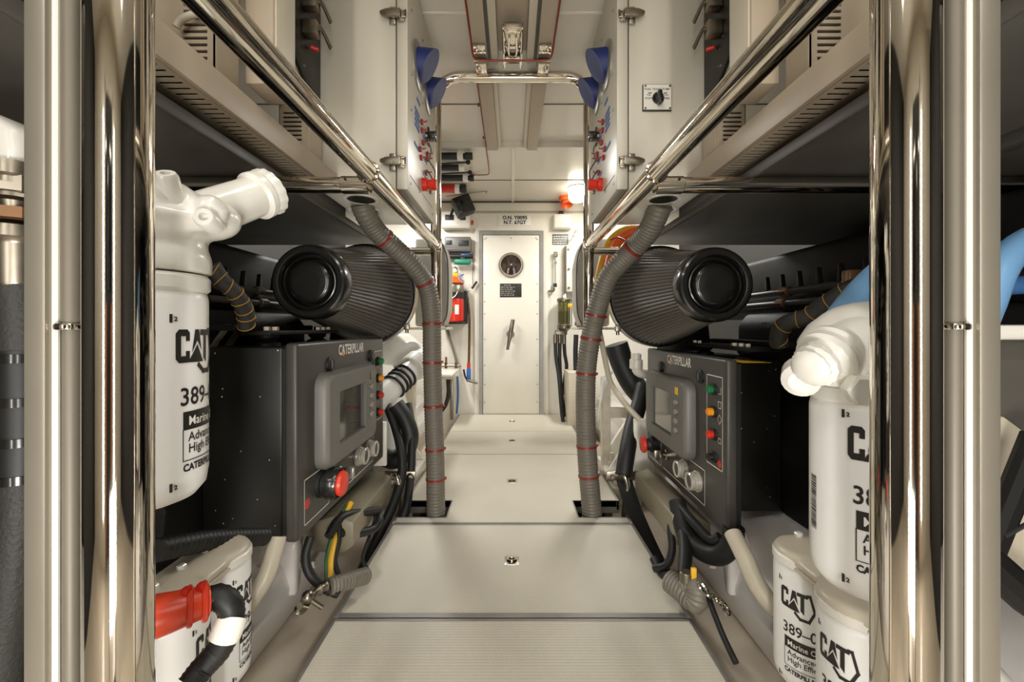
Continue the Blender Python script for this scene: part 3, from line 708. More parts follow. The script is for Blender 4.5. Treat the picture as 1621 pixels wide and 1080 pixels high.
# filter heads: painted castings
def head_upper_left():
    r = thing('filter_head', 'white cast filter head with a ribbed pipe stub pointing up, above the left oil filter', 'filter head', (-.45, .5, .92), 'painted filter heads')
    c = V((-.45, .50, .918)); mb = MB()
    mb.lathe(c, (0, 0, 1), [(0, 0), (0, .064), (.022, .064), (.03, .060), (.048, .058), (.058, .07), (.064, .074), (.072, .068), (.08, .05), (.085, 0)], 40)
    mb.ball(c + V((.0, -.005, .088)), .052, (1.15, 1.05, .62)); mb.ball(c + V((.045, .03, .075)), .036, (1.2, 1.2, .8))
    mb.ball(c + V((-.02, -.03, .095)), .034, (1, 1, .7))
    mb.lathe(c + V((.055, .005, .068)), (.55, -.1, .25), [(0, .022), (.03, .019), (.04, .012), (.04, 0)], 16)
    mb.tube([c + V((-.06, -.03, .055)), c + V((-.02, -.065, .048)), c + V((.03, -.05, .042)), c + V((.075, -.0, .06))], .009, 8, .01)
    part('head_casting', mb, 'cast', r, 50, remesh=.0045)
    a = c + V((.03, .03, .075)); b = V((-.384, .615, 1.052))
    part('pipe_stub', MB().cyl(a, b, .030, .029, seg=32), 'cast', r)
    d = (b - a).normalized()
    part('pipe_flange', MB().lathe(b - d * .012, d, [(0, 0), (0, .030), (.004, .035), (.012, .035), (.016, .032), (.022, .034), (.030, .034), (.034, .030), (.034, .024), (.012, .023), (.012, 0)], 60, tooth=lambda k, t: 1 + (.035 if (k // 2) % 2 and t > .018 else 0)), 'cast', r, 30)
    for o, dr in ((V((.082, -.012, .062)), V((.3, -1, .1))), (V((-.055, -.04, .085)), V((-.2, -1, .5))), (V((.05, -.03, .10)), V((.2, -.6, .8)))):
        part('boss', MB().lathe(c + o, dr, [(-.02, .012), (.008, .012), (.012, .010), (.012, .005), (.004, .005), (.004, 0)], 20), 'cast', r)
    mb = MB().hexnut(c + V((-.035, -.052, .085)), (-.1, -.5, .85), .014, .02); part('hex_plug', mb, 'cast', r)
head_upper_left()
def head_upper_right():
    r = thing('filter_head', 'white cast filter head with slanting pipe, above the barcoded oil filter', 'filter head', (.452, .515, .782), 'painted filter heads')
    c = V((.452, .515, .782)); mb = MB()
    mb.lathe(c, (0, 0, 1), [(0, 0), (0, .063), (.018, .064), (.026, .072), (.05, .074), (.075, .06), (.085, 0)], 40)
    mb.ball(c + V((.0, .0, .06)), .056, (1.1, 1, .75)); mb.ball(c + V((-.04, -.005, .05)), .032, (1, 1, .9))
    part('head_casting', mb, 'cast', r, 50, remesh=.0045)
    a = P(1306, 570, .47); b = P(1450, 488, .53)
    part('slanting_pipe', MB().tube([a, a.lerp(b, .3), a.lerp(b, .6), b], .031, 28, .012, rf=lambda t, i: 1.08 if t < .025 else 1.), 'cast', r)
    d = (a - b).normalized()
    part('pipe_band', MB().lathe(a - d * .02, d, [(0, .031), (.0, .036), (.008, .037), (.012, .034)], 36), 'cast', r)
    part('ribbed_knob', MB().lathe(a - d * .005, d, [(0, .03), (.006, .024), (.012, .018), (.018, .024), (.024, .024), (.027, .019), (.032, .021), (.036, .018), (.04, .010), (.04, 0)], 28, tooth=lambda k, t: 1 + (.05 if k % 2 else 0)), 'cast', r)
    part('hex_plug', MB().hexnut(P(1358, 614, .452), (-.25, -1, -.1), .018, .018), 'cast', r, 20)
    part('boss', MB().lathe(P(1268, 600, .485), (-.5, -.6, -.2), [(-.02, .022), (.006, .02), (.012, .012), (.012, 0)], 20), 'cast', r)
    mb = MB().lathe(P(1292, 655, .475), (0, 0, 1), [(0, .004), (.03, .004)], 8)
head_upper_right()
for s in (-1, 1):
    side = 'left' if s < 0 else 'right'
    r = thing('low_filter_base', 'long cream cast base carrying the two low oil filters, %s side' % side, 'filter base', (s * .62, .78, .362), 'low filter bases')
    mb = MB().prism([(s * .565, .378), (s * .57, .366), (s * .70, .366), (s * .705, .385), (s * .67, .393), (s * .59, .391)], 'y', .63, .89, .006)
    for d, x in ((.70, .598), (.85, .62)): mb.lathe((s * x, d, .366), (0, 0, 1), [(0, 0), (0, .061), (.012, .061), (.024, .055), (.024, 0)], 32)
    part('base_casting', mb, 'cream', r, 50, remesh=.006)
    part('cap_rail', MB().box((s * .568, .635, .36), (s * .582, .885, .368), .004), 'cream', r)
    for k in range(5): part('cap_bolt', MB().hexnut((s * .63, .65 + .06 * k, .391), (0, 0, 1), .008, .008), 'cast', r)
    part('gasket_strip', MB().box((s * .66, .63, .388), (s * .70, .88, .398), .004), 'rubber', r)

# ================================================================== AIR CLEANERS
def air_cleaner(s, z, label):
    x = s * .681; d0, d1 = 1.35, 1.875; R0, R1 = .118, .222
    r = thing('air_cleaner', label, 'air filter', (x, 1.6, z - R1), 'conical air cleaners')
    o = V((x, 0, z)); ax = V((0, 1, 0))
    part('end_cap', MB().lathe(o, ax, [(d0 + .03, 0), (d0 + .03, .072), (d0 + .03, .078), (d0 + .012, .082), (d0 + .008, .084), (d0 + .009, .088), (d0 + .022, .090), (d0 + .022, .0945), (d0 + .0, .0965), (d0 - .005, .099), (d0 - .0065, .104), (d0 - .0065, .115), (d0 - .003, .121), (d0 + .004, .1248), (d0 + .016, .1270), (d0 + .05, .1275), (d0 + .052, .122), (d0 + .052, 0)], 72), 'gloss', r, 28)
    part('cap_knob', MB().lathe(o, ax, [(d0 + .03, .075), (d0 + .012, .0735), (d0 + .006, .070), (d0 + .002, .064), (d0 + .0005, .056), (d0 - .0005, .03), (d0 - .0005, 0)], 64), 'gloss', r, 28)
    n = 66
    def th(k, t): return 1 + (.018, .004, -.034, .004)[k % 4]
    part('pleated_body', MB().lathe(o, ax, [(d0 + .045, R0), (d0 + .2, R0 + (R1 - R0) * .3), (d0 + .36, R0 + (R1 - R0) * .64), (d1 - .012, R1 - .002)], n * 4, tooth=th), 'pleat', r, 60)
    part('rear_flange', MB().lathe(o, ax, [(d1 - .02, 0), (d1 - .02, R1 + .004), (d1 - .014, R1 + .010), (d1 + .04, R1 + .012), (d1 + .05, R1 - .02), (d1 + .12, .16), (d1 + .25, .15), (d1 + .25, 0)], 64), 'gloss', r, 40)
    b = part('clamp_band', MB().lathe(o, ax, [(d1 - .002, R1 + .008), (d1 - .002, R1 + .014), (d1 + .016, R1 + .014), (d1 + .016, R1 + .008)], 64), 'steel', r, 40)
    tq = radians(218 if s < 0 else -38); cp = o + V((0, d1 + .007, 0)) + V((-s * abs(cos(tq)) * (R1 + .02) , 0, sin(tq) * (R1 + .02)))
    part('clamp_screw', MB().cyl(cp + V((0, 0, -.03)), cp + V((0, 0, .03)), .008, seg=12).box(cp - V((.012, .014, .014)), cp + V((.012, .014, .014)), .004), 'steel', b)
    cp = o + V((-s * .12, d1, R1 * .90)); part('clamp_link', MB().tube([cp + V((-s * -.05, -.012, .045)), cp + V((0, -.012, .012)), cp + V((-s * .05, -.012, -.03))], .008, 8, .01), 'steel', b)
    mb = MB(); a0, a1 = (-22, 20); RR = R1 + .0135; b2 = bmesh.new(); rows = []
    for k in range(9):
        t = radians(a0 + (a1 - a0) * k / 8); rows.append([b2.verts.new(o + V((-s * RR * cos(t), y, RR * sin(t)))) for y in (d1 + .018, d1 + .040)])
    for A, B in zip(rows, rows[1:]): b2.faces.new((A[0], A[1], B[1], B[0]))
    mb.take(b2); part('yellow_label', mb, 'yellow', r)
air_cleaner(-1, 1.004, 'black conical air cleaner beside the left spiral hose, cap nearly unlit')
air_cleaner(1, .995, 'black conical air cleaner beside the orange cables, bright reflection in its cap')

# ================================================================== SPIRAL HOSES WITH RED TIES
def spiral_hose(pts, r, label, ties):
    path = resample(smooth_path([P(*p) for p in pts], 10), .0036)
    pitch = .0148
    root = thing('spiral_hose', label, 'hose', path[0], 'grey spiral hoses')
    mb = MB().tube(path, r, 28, spline=False, rf=None)
    mb.bm.free(); mb = MB()
    b2 = bmesh.new(); rings = []; acc = 0; t = (path[1] - path[0]).normalized(); _, u, v = basis(t); seg = 28
    for i, p in enumerate(path):
        t = (path[min(i + 1, len(path) - 1)] - path[max(i - 1, 0)]).normalized(); u = (u - t * u.dot(t)).normalized(); w = t.cross(u)
        if i: acc += (p - path[i - 1]).length
        k = .5 + .5 * cos(2 * pi * acc / pitch); rr = r * (.925 + .075 * k ** .6)
        rings.append([b2.verts.new(p + (u * cos(2 * pi * j / seg) + w * sin(2 * pi * j / seg)) * rr) for j in range(seg)])
    for A, B in zip(rings, rings[1:]):
        for j in range(seg): b2.faces.new((A[j], A[(j + 1) % seg], B[(j + 1) % seg], B[j]))
    b2.faces.new(rings[0]); b2.faces.new(rings[-1]); mb.take(b2)
    part('hose_wall', mb, 'hose', root, 60)
    for py_ in ties:
        i = min(range(2, len(path) - 2), key=lambda q: abs(CY - (path[q].z - EYE) * F / path[q].y - py_))
        t = (path[i + 1] - path[i - 1]).normalized()
        tie = part('cable_tie', MB().lathe(path[i] - t * .003, t, [(-.002, r * .98), (-.002, r * 1.05), (.007, r * 1.05), (.007, r * .98)], 32), 'redtie', root)
        _, a, b = basis(t); e = (a if abs(a.x) > abs(b.x) else b); e = e * (1 if e.x > 0 else -1)
        part('tie_head', MB().box(path[i] + e * (r * 1.05) - V((.005, .006, .005)), path[i] + e * (r * 1.05) + V((.006, .006, .006)), .002), 'redtie', tie)
spiral_hose([(692, 870, 1.85), (690, 800, 1.862), (689, 730, 1.865), (686, 640, 1.868), (684, 560, 1.868), (683, 500, 1.865), (676, 455, 1.84), (655, 422, 1.78), (625, 393, 1.72), (597, 367, 1.66), (580, 342, 1.60), (572, 322, 1.57)], .043,
            'grey spiral hose with red ties rising from the floor cut-out beside the fire extinguisher', (378, 447, 512, 573, 642, 711, 757))
spiral_hose([(940, 870, 1.85), (936, 800, 1.862), (930, 730, 1.865), (927, 660, 1.868), (928, 590, 1.868), (936, 530, 1.86), (948, 480, 1.84), (964, 437, 1.80), (997, 400, 1.74), (1024, 370, 1.66), (1038, 344, 1.60), (1046, 324, 1.57)], .046,
            'grey spiral hose with red ties rising from the floor cut-out beside the orange cables', (393, 498, 536, 591, 706, 753))
for k, (q, rr, m_) in enumerate((([(1019, 362, 2.18), (987, 366, 2.22), (964, 385, 2.25), (952, 420, 2.26), (944, 470, 2.27), (949, 500, 2.28)], .023, 'yellow'), ([(1021, 362, 2.14), (992, 372, 2.18), (974, 390, 2.20), (962, 425, 2.22), (954, 470, 2.23)], .026, 'orange'), ([(1023, 364, 2.10), (996, 384, 2.12), (982, 408, 2.14), (974, 440, 2.16), (967, 470, 2.18)], .02, 'yellow'))):
    hose('power_cable', ('yellow power cable curving down nearest the arch foot', 'orange power cable between two yellow ones', 'thin yellow power cable next to the right spiral hose')[k], 'cable', q, rr, {'orange': 'orange', 'yellow': 'yellow'}[m_], 12, .02, 'power cables behind the spiral hose')
hose('tie_cord', 'thin dark red cord around the yellow and orange cables', 'cord', [(966, 380, 2.1), (978, 376, 2.08), (992, 382, 2.06), (1000, 386, 2.06)], .004, 'redtie', 8, .01)
# ================================================================== ENGINES AND BEDS
def engine(s):
    side = 'left' if s < 0 else 'right'
    X = lambda v: s * v; of = .075 if s > 0 else 0.
    bed = [(X(.76), -.139), (X(.742), -.02), (X(.765), .05), (X(.80), .10), (X(.815), .17), (X(.90), .205), (X(1.6), .205), (X(1.6), -.139)]
    r = thing('engine_bed', 'glossy white engine bed along the bilge on the %s of the walkway' % side, 'engine bed', (X(1.1), 1.8, -.139), 'engine beds')
    part('bed_girder', MB().prism(bed, 'y', .30, 3.9, .008), 'mauve', r, 40)
    for k, d in enumerate((.98, 1.35, 1.72)):
        part('web', MB().prism([(d, -.05), (d + .03, -.05), (d + .05, .10), (d + .03, .16), (d, .12)], 'x', X(.725), X(.80), .01), 'mauve', r, 50)
        part('bed_bolt', MB().hexnut((X(.725), d + .10, .0), (-s, 0, .2), .014, .02), 'white', r)
    X = lambda v: s * (v + of)
    r = thing('marine_engine', 'big black marine engine under the %s shelf' % side, 'engine', (X(1.2), 1.9, .205), 'marine engines')
    part('crankcase', MB().prism([(X(.86), .207), (X(.84), .40), (X(.90), .62), (X(1.55), .62), (X(1.55), .207)], 'y', .98, 2.1, .015), 'dark', r, 40)
    vc = part('valve_cover', MB().prism([(X(.88), .62), (X(.846), .66), (X(.846), .86), (X(.88), .905), (X(1.28), .905), (X(1.34), .62)], 'y', .86, 1.66, .018, 3), 'dark', r, 40)
    mb = MB()
    yd = (lambda a: 1.34 + a) if s < 0 else (lambda a: 1.50 - a)
    for t, z, w_ in (('C32', .873, 0), ('ACERT', .873, .075)): ink(mb, text_mesh(t, .026, 1.15, .0006), lambda a, b: V((X(.8453), yd(a + w_ + b * .2), z + b - .022)))
    part('cover_lettering', mb, 'dial', vc)
    mb = MB()
    for a, w_ in ((-.03, .035), (-.09, .03)): ink(mb, poly2([(a, .86), (a + w_, .86), (a + w_ - .10, .76), (a - .10, .76)] if s < 0 else [(a, .76), (a + w_, .76), (a + w_ - .1, .86), (a - .1, .86)]), lambda p, q: V((X(.8452), 1.28 + p, q)))
    part('cover_stripe', mb, 'beige', vc)
    part('intake_manifold', MB().box((X(1.0), .8, .905), (X(1.55), 2.9, 1.0), .03, 3), 'dark', r, 40)
    for k in range(9):
        y = 1.02 + .105 * k; part('cooling_fin', MB().prism([(y, 1.0), (y + .028, 1.0), (y + .02, 1.085), (y + .014, 1.085)], 'x', X(1.10), X(1.118), .002), 'dark', r)
    for k in range(7): part('manifold_bolt', MB().hexnut((X(1.04), 1.05 + .115 * k, 1.0), (0, 0, 1), .008, .010), 'shelf', r)
    part('plenum', MB().box((X(1.18), .9, 1.0), (X(1.55), 2.6, 1.2), .03, 3), 'dark', r, 40)
    part('rear_duct', MB().lathe((X(.80), 2.1, .85), (s * .25, .3, -1), [(-.05, .13), (.1, .13), (.3, .11), (.36, .10)], 28), 'rubber', r, 40)
    for z, x in ((.985, .955), (.94, .94)):
        pp = part('fuel_rail', MB().cyl((X(x), .95, z), (X(x), 1.75, z), .013, seg=14), mat('dull_rail_steel', (112, 105, 92), .55, .15) if s < 0 else 'shelf', r)
        for y in (1.18, 1.52): part('rail_coupler', MB().cyl((X(x), y - .022, z), (X(x), y + .022, z), .02, seg=10, bev=.003), 'steel' if s < 0 else 'rust', pp)
    part('rail_bracket', MB().box((X(.90), 1.17, .905), (X(.985), 1.2, 1.02), .006), 'steel' if s < 0 else 'rust', r)
    part('mount_arm', MB().prism([(X(.79), .64), (X(.79), .905), (X(.87), .88), (X(.87), .58)], 'y', .80, .86, .01), 'rubber', r)
    # flywheel side housing beyond the control box
    part('bell_housing', MB().prism([(X(.62), .02), (X(.60), .25), (X(.66), .45), (X(.74), .56), (X(1.2), .62), (X(1.2), .215), (s * .74, .215), (s * .735, .02)], 'y', 2.12, 2.5, .02, 3), 'cast', r, 40)
    part('housing_bolt', MB().hexnut((X(.62), 2.12, .34), (0, -1, 0), .018, .02), 'cast', r)
    # engine foot with gusset on its flexible mount
    X = lambda v: s * v
    r = thing('engine_mounting', 'white gusseted engine foot on the %s, at the arch' % side, 'engine mount', (X(.60), 2.4, -.12), 'engine feet')
    part('foot_plate', MB().box((X(.53), 2.24, .02), (X(.74), 2.52, .05), .006), 'cast', r)
    part('foot_block', MB().box((X(.55), 2.24, -.139), (X(.72), 2.52, -.04), .008).box((X(.57), 2.28, -.04), (X(.70), 2.48, .02), .004), 'cream', r)
    for y in (2.27, 2.45): part('gusset', MB().prism([(X(.54), .05), (X(.735), .05), (X(.735), .30), (X(.70), .30)], 'y', y, y + .025, .004), 'cast', r)
    part('foot_stud', MB().cyl((X(.575), 2.33, .03), (X(.575), 2.33, .13), .013, seg=12).hexnut((X(.575), 2.33, .05), (0, 0, 1), .026, .03), 'cream', r)
engine(-1); engine(1)

# ------------------------------------------------------------------ left-hand pipes, hoses and cables
r = thing('coolant_pipe', 'white painted pipe with black wire clamps beyond the left control box', 'pipe', P(640, 610, 2.15))
a, b = P(588, 645, 2.06), P(672, 566, 2.42)
part('pipe_wall', MB().cyl(a, b, .062, seg=32), 'cast', r)
d = (b - a).normalized()
for t in (.38, .46, .52, .60): part('wire_clamp', MB().ring(a.lerp(b, t), d, .066, .008, 32, 8), 'rubber', r)
part('clamp_screw', MB().cyl(a.lerp(b, .5) + V((-.03, -.02, .075)), a.lerp(b, .6) + V((.02, -.02, .095)), .009, seg=10), 'steel', r)
part('pipe_collar', MB().lathe(a.lerp(b, .74), d, [(0, .062), (0, .078), (.02, .082), (.07, .08), (.09, .062)], 28), 'cast', r)
r = thing('exhaust_casting', 'grey white casting above the clamped pipe, left engine', 'casting', P(640, 580, 2.5))
part('casting_body', MB().prism([(-.84, .62), (-.84, .74), (-.72, .82), (-.58, .70), (-.54, .60)], 'y', 2.5, 2.8, .02, 3).cyl((-.62, 2.55, .72), (-.62, 2.5, .72), .05, seg=20), 'cast', r, 45, remesh=.008)
part('casting_strut', MB().prism([(-.86, .43), (-.86, .50), (-.60, .60), (-.56, .545)], 'y', 2.44, 2.48, .004), 'cast', r)
hose('lagged_pipe', 'vertical pipe wrapped in stained white lagging behind the left spiral hose', 'pipe', [(652, 590, 2.75), (650, 640, 2.75), (652, 690, 2.75), (649, 735, 2.75)], .036, 'lag', 16, .02, None, lambda t, i: 1 + .1 * sin(t * 40))
hose('wide_rubber_hose', 'fat black rubber hose sagging behind the left control box', 'hose', [(626, 640, 2.09), (640, 660, 2.09), (650, 690, 2.08), (642, 718, 2.07), (622, 730, 2.07), (604, 722, 2.08)], .042, 'rubber', 18, .02)
hose('coolant_hose', 'black hose dropping from the left engine to the steel clamp, inner one', 'hose', [(612, 640, 2.1), (625, 675, 2.06), (635, 715, 2.0), (636, 752, 1.95), (622, 800, 1.85), (592, 862, 1.72), (560, 935, 1.55)], .022, 'rubber', 14, .02, 'twin black hoses')
hose('coolant_hose', 'black hose dropping from the left engine to the steel clamp, outer one', 'hose', [(646, 640, 2.15), (652, 680, 2.08), (652, 720, 2.02), (650, 754, 1.97), (643, 805, 1.86), (626, 845, 1.78), (596, 900, 1.66)], .02, 'rubber', 14, .02, 'twin black hoses')
def clamp(s, px, label):
    r = thing('hose_clamp', label, 'clamp', P(px, 760, 1.96))
    c = P(px, 754, 1.96)
    part('clamp_plate', MB().box(c + V((-.075, .0, -.022)), c + V((.075, .012, .022)), .003), 'steel', r)
    for dx in (-.05, .055): part('clamp_bolt', MB().hexnut(c + V((dx, 0, 0)), (0, -1, 0), .012, .014), 'chrome', r)
    part('clamp_bow', MB().tube([c + V((-.02, -.03, .01)), c + V((0, -.05, .014)), c + V((.012, -.05, -.03)), c + V((.008, -.045, -.07))], .013, 12, .01), 'chrome', r)
    part('clamp_rod', MB().cyl(c + V((.008, -.045, -.06)), c + V((-.002, -.045, -.19)), .016, seg=14), 'steel', r)
clamp(-1, 633, 'steel hose clamp with chrome bow on the left, beside the floor cut-out')
clamp(1, 985, 'steel hose clamp with chrome bow on the right, below the thick black hose')
hose('battery_cable', 'thick black cable looping from the left control box down to the bilge', 'cable', [(492, 850, 1.18), (484, 880, 1.16), (490, 908, 1.15), (512, 930, 1.16), (535, 940, 1.18)], .013, 'rubber', 12, .012)
hose('wire_loom', 'black wire loom strung below the left control box towards the red cable boot', 'cable', [(520, 850, 1.3), (540, 820, 1.36), (572, 812, 1.45), (600, 808, 1.55)], .015, 'rubber', 10, .015)
hose('hanging_wire', 'thin black wire hanging between the loom and the left deck edge', 'wire', [(598, 805, 1.55), (590, 835, 1.5), (578, 870, 1.44), (574, 888, 1.42), (581, 900, 1.42)], .007, 'rubber', 8, .015)
hose('hanging_wire', 'thin black wire hanging straight beside the yellow leads', 'wire', [(538, 822, 1.36), (536, 860, 1.32), (530, 890, 1.28), (542, 925, 1.26)], .008, 'rubber', 8, .015)
hose('yellow_lead', 'yellow lead bundle hanging under the left control box', 'wire', [(556, 795, 1.42), (536, 835, 1.36), (524, 880, 1.27), (522, 912, 1.22), (516, 935, 1.2)], .010, 'yellow', 10, .015)
hose('green_lead', 'green wire beside the yellow lead bundle', 'wire', [(548, 800, 1.4), (530, 835, 1.34), (517, 880, 1.25), (516, 920, 1.2)], .005, mat('green_wire', (40, 92, 62), .4), 8, .015)
r = thing('red_cable_boot', 'red rubber boot on a black battery cable at the left control box', 'cable boot', P(575, 790, 1.6))
part('boot', MB().tube([P(563, 778, 1.62), P(572, 788, 1.6), P(583, 800, 1.58)], .017, 14, .008, rf=lambda t, i: .75 + .35 * min(1, t / .02)), 'orange', r)
part('boot_tie', MB().ring(P(569, 785, 1.608), (P(583, 800, 1.58) - P(563, 778, 1.62)), .017, .004, 20, 6), 'red', r)
part('boot_cable', MB().tube([P(583, 800, 1.58), P(594, 810, 1.56), P(601, 822, 1.52), P(590, 838, 1.48), P(560, 845, 1.4), P(535, 842, 1.34)], .015, 12, .012), 'rubber', r)
tag(part('terminal_box', MB().prism([(-.70, .10), (-.70, .19), (-.60, .22), (-.53, .20), (-.53, .12), (-.56, .095)], 'y', 1.35, 1.78, .008), mat('olive_grey_box', (128, 120, 100), .45)), 'cream terminal box underneath the left control box', 'terminal box')
tag(part('terminal_box', MB().prism([(.70, .07), (.70, .16), (.62, .21), (.56, .19), (.56, .10), (.60, .07)], 'y', 1.42, 1.85, .008), mat('olive_grey_box2', (128, 120, 100), .45)), 'cream terminal box underneath the right control box', 'terminal box')
tag(part('side_panel', MB().box((-.66, 1.84, .22), (-.575, 1.86, .42), .003), 'white'), 'white sheet panel behind the red cable boot', 'panel')
tag(part('side_panel', MB().box((.60, 1.99, .06), (.70, 2.01, .40), .003), 'white'), 'white sheet panel behind the red stop button of the right box', 'panel')
def ribbed(name, label, pts, r, m='hose', pitch=.011):
    return hose(name, label, 'hose', pts, r, m, 18, .0035, None, lambda t, i: .87 + .13 * (.5 + .5 * cos(2 * pi * t / pitch)))
ribbed('ribbed_drain_hose', 'short grey ribbed hose emerging from under the left deck edge', [(578, 912, 1.3), (556, 918, 1.24), (538, 924, 1.2), (520, 930, 1.17)], .026)
ribbed('ribbed_drain_hose', 'fat grey ribbed hose bending under the right deck edge below the yellow handle', [(1062, 920, 1.25), (1084, 938, 1.2), (1100, 950, 1.17), (1103, 930, 1.17), (1088, 922, 1.2)], .036)
r = thing('drain_valve', 'small steel drain valve with fittings on the left bilge', 'valve', P(495, 960, 1.1))
part('valve_body', MB().tube([P(474, 966, 1.1), P(486, 952, 1.1), P(500, 938, 1.12), P(515, 928, 1.15)], .012, 12, .008, rf=lambda t, i: 1.25 if i % 3 == 0 else .9), 'steel', r)
part('valve_lever', MB().cyl(P(492, 950, 1.09), P(510, 962, 1.1), .007, seg=10), 'steel', r)
part('valve_knob', MB().ball(P(487, 945, 1.08), .016), 'steel', r)
part('valve_nut', MB().hexnut(P(478, 962, 1.095), (P(486, 952, 1.1) - P(474, 966, 1.1)), .017, .02), 'chrome', r)
def cast_pipe(label, q, rr): return hose('white_pipe', label, 'pipe', q, rr, 'cream', 20, .015)
cast_pipe('white pipe curving down beside the farther low filter, left engine', [(440, 850, 1.02), (432, 880, 1.0), (420, 915, .98), (398, 950, .96), (380, 985, .95), (372, 1010, .95)], .02)
cast_pipe('white pipe curving down past the farther low filter, right engine', [(1160, 845, 1.1), (1180, 885, 1.04), (1198, 925, 1.0), (1224, 960, .97), (1260, 990, .95)], .022)
ribbed('black_conduit', 'black ribbed conduit running under the left control box to the post', [(418, 850, 1.0), (375, 852, .92), (330, 856, .84), (285, 864, .77), (245, 872, .72)], .021, 'rubber', .012)
r = thing('red_hose_boot', 'red rubber hose boot above the nearest low oil filter', 'hose boot', P(290, 960, .58))
part('boot_body', MB().tube([P(215, 985, .54), P(262, 972, .555), P(300, 960, .57), P(330, 950, .585)], .024, 24, .006, rf=lambda t, i: 1.25 - .35 * min(1, t / .07)), mat('red_rubber', (214, 70, 40), .32), r)
for t in ((300, 960, .57), (324, 952, .582)): 
    br = part('boot_ring', MB().ring(P(*t), P(330, 950, .585) - P(262, 972, .555), .0235, .004, 28, 8), mat('red_band', (214, 62, 36), .3), r)
    part('ring_lug', MB().box(P(*t) + V((-.004, -.012, .02)), P(*t) + V((.006, -.002, .031)), .002), 'red', br)
r = thing('black_conduit', 'black ribbed conduit arching out of the red boot down past the filters', 'conduit', P(340, 1000, .58))
pts = [(328, 951, .585), (345, 945, .59), (362, 956, .59), (367, 975, .59), (360, 1000, .58), (346, 1030, .575), (322, 1056, .565), (300, 1085, .55)]
part('conduit_wall', MB().tube([P(*q) for q in pts], .0175, 16, .003, rf=lambda t, i: .93 + .07 * (.5 + .5 * cos(2 * pi * t / .006))), 'rubber', r, 60)
part('conduit_tag', MB().tube([P(366, 982, .589), P(362, 994, .583), P(355, 1010, .579)], .0205, 16, .008), 'paper', r)
hose('yellow_cable_end', 'small yellow cable end by the braided black hose', 'cable', [(33, 930, .62), (40, 938, .62), (46, 930, .62)], .004, 'yellow', 8, .006)
# wiring harnesses with yellow lashings
def harness(label, pts, r_, ties):
    root = thing('wiring_harness', label, 'wiring harness', P(*pts[0]))
    path = resample(smooth_path([P(*q) for q in pts], 10), .006)
    part('harness_sleeve', MB().tube(path, r_, 14, spline=False), 'braid', root, 60)
    for k in range(ties):
        i = int((k + .5) * len(path) / ties); t = (path[min(i + 1, len(path) - 1)] - path[i - 1]).normalized()
        t = (t + V((.2, .1, .2))).normalized()
        part('yellow_lashing', MB().ring(path[i], (t + V((random.uniform(-.3, .3), 0, random.uniform(-.3, .3)))).normalized(), r_ * 1.05, .0013, 20, 6), K.setdefault('lash', mat('dull_yellow_cord', (176, 132, 44), .6)), root)
harness('black lashed wiring harness hanging behind the upper left oil filter', [(335, 420, .98), (352, 445, 1.0), (375, 468, 1.03), (388, 495, 1.06), (390, 518, 1.08)], .02, 8)
harness('second lashed wiring harness beside the first, left engine', [(372, 470, 1.06), (388, 478, 1.08), (396, 500, 1.09), (394, 519, 1.10)], .013, 5)
harness('thick lashed wiring harness rising towards the pale blue hose, right engine', [(1385, 445, 1.05), (1345, 458, 1.08), (1310, 480, 1.12), (1280, 500, 1.16), (1245, 512, 1.2), (1233, 530, 1.22), (1234, 548, 1.23)], .024, 7)
hose('pale_blue_hose', 'pale blue hose dropping onto the slanting white pipe beside the right post', 'hose', [(1330, 512, .62), (1350, 485, .63), (1378, 452, .65), (1420, 415, .68), (1470, 380, .72)], .024, 'bluehose', 18, .02, 'pale blue hoses')
hose('pale_blue_hose', 'pale blue hose curving outwards beyond the right post', 'hose', [(1545, 520, .62), (1562, 480, .62), (1578, 435, .62), (1600, 402, .63), (1640, 376, .64), (1700, 372, .66)], .021, 'bluehose', 18, .02, 'pale blue hoses')
tag(part('blue_tube', MB().cyl(P(1560, 455, .74), P(1680, 447, .74), .017, seg=18), mat('deep_blue_tube', (62, 104, 156), .35)), 'darker blue tube crossing behind the outer pale blue hose', 'tube')
r = thing('pump_casting', 'beige pump casting beyond the right chrome post', 'casting', (.86, .72, .3))
part('casting_frame', MB().prism([(.64, .855), (1.0, .855), (1.0, .83), (.80, .83), (.775, .81), (.77, .77), (.785, .73), (.79, .68), (.70, .65), (.64, .72)], 'y', .66, .70, .006), 'cast', r, 40)
part('casting_web', MB().box((.70, .70, .62), (1.1, .72, .83), .004), 'shelf', r)
part('casting_boss', MB().lathe((.705, .66, .755), (-.2, -1, 0), [(0, .032), (.03, .03), (.05, .022), (.055, 0)], 24), 'cast', r)
part('lower_plate', MB().prism([(.66, .62), (.84, .70), (1.0, .58), (.86, .40), (.70, .30)], 'y', .69, .72, .006), 'cream', r)
part('plate_bolt', MB().hexnut((.755, .69, .55), (0, -1, 0), .012, .012), 'steel', r)
part('volute', MB().ball((.77, .70, .19), .10, (1, .7, 1.1)).ball((.86, .70, .13), .09).cyl((.70, .68, .25), (.80, .68, .1), .05, seg=20), 'cast', r, 45, remesh=.008)
r = thing('support_strut', 'black steel strut frame beyond the right chrome post', 'bracket', (.85, .6, .2))
part('diagonal_strut', MB().tube([P(1555, 900, .62), P(1600, 790, .63), P(1640, 690, .64)], .017, 10, spline=False), 'dark', r)
part('lower_strut', MB().tube([P(1552, 880, .62), P(1630, 950, .62), P(1680, 985, .62)], .026, 10, spline=False), 'dark', r)
part('strut_cable', MB().tube([P(1590, 850, .61), P(1625, 830, .61), P(1680, 800, .61)], .003, 8), 'rubber', r)
r = thing('cooler_casting', 'white casting head at the far left edge, beyond the left post', 'casting', P(25, 240, .60))
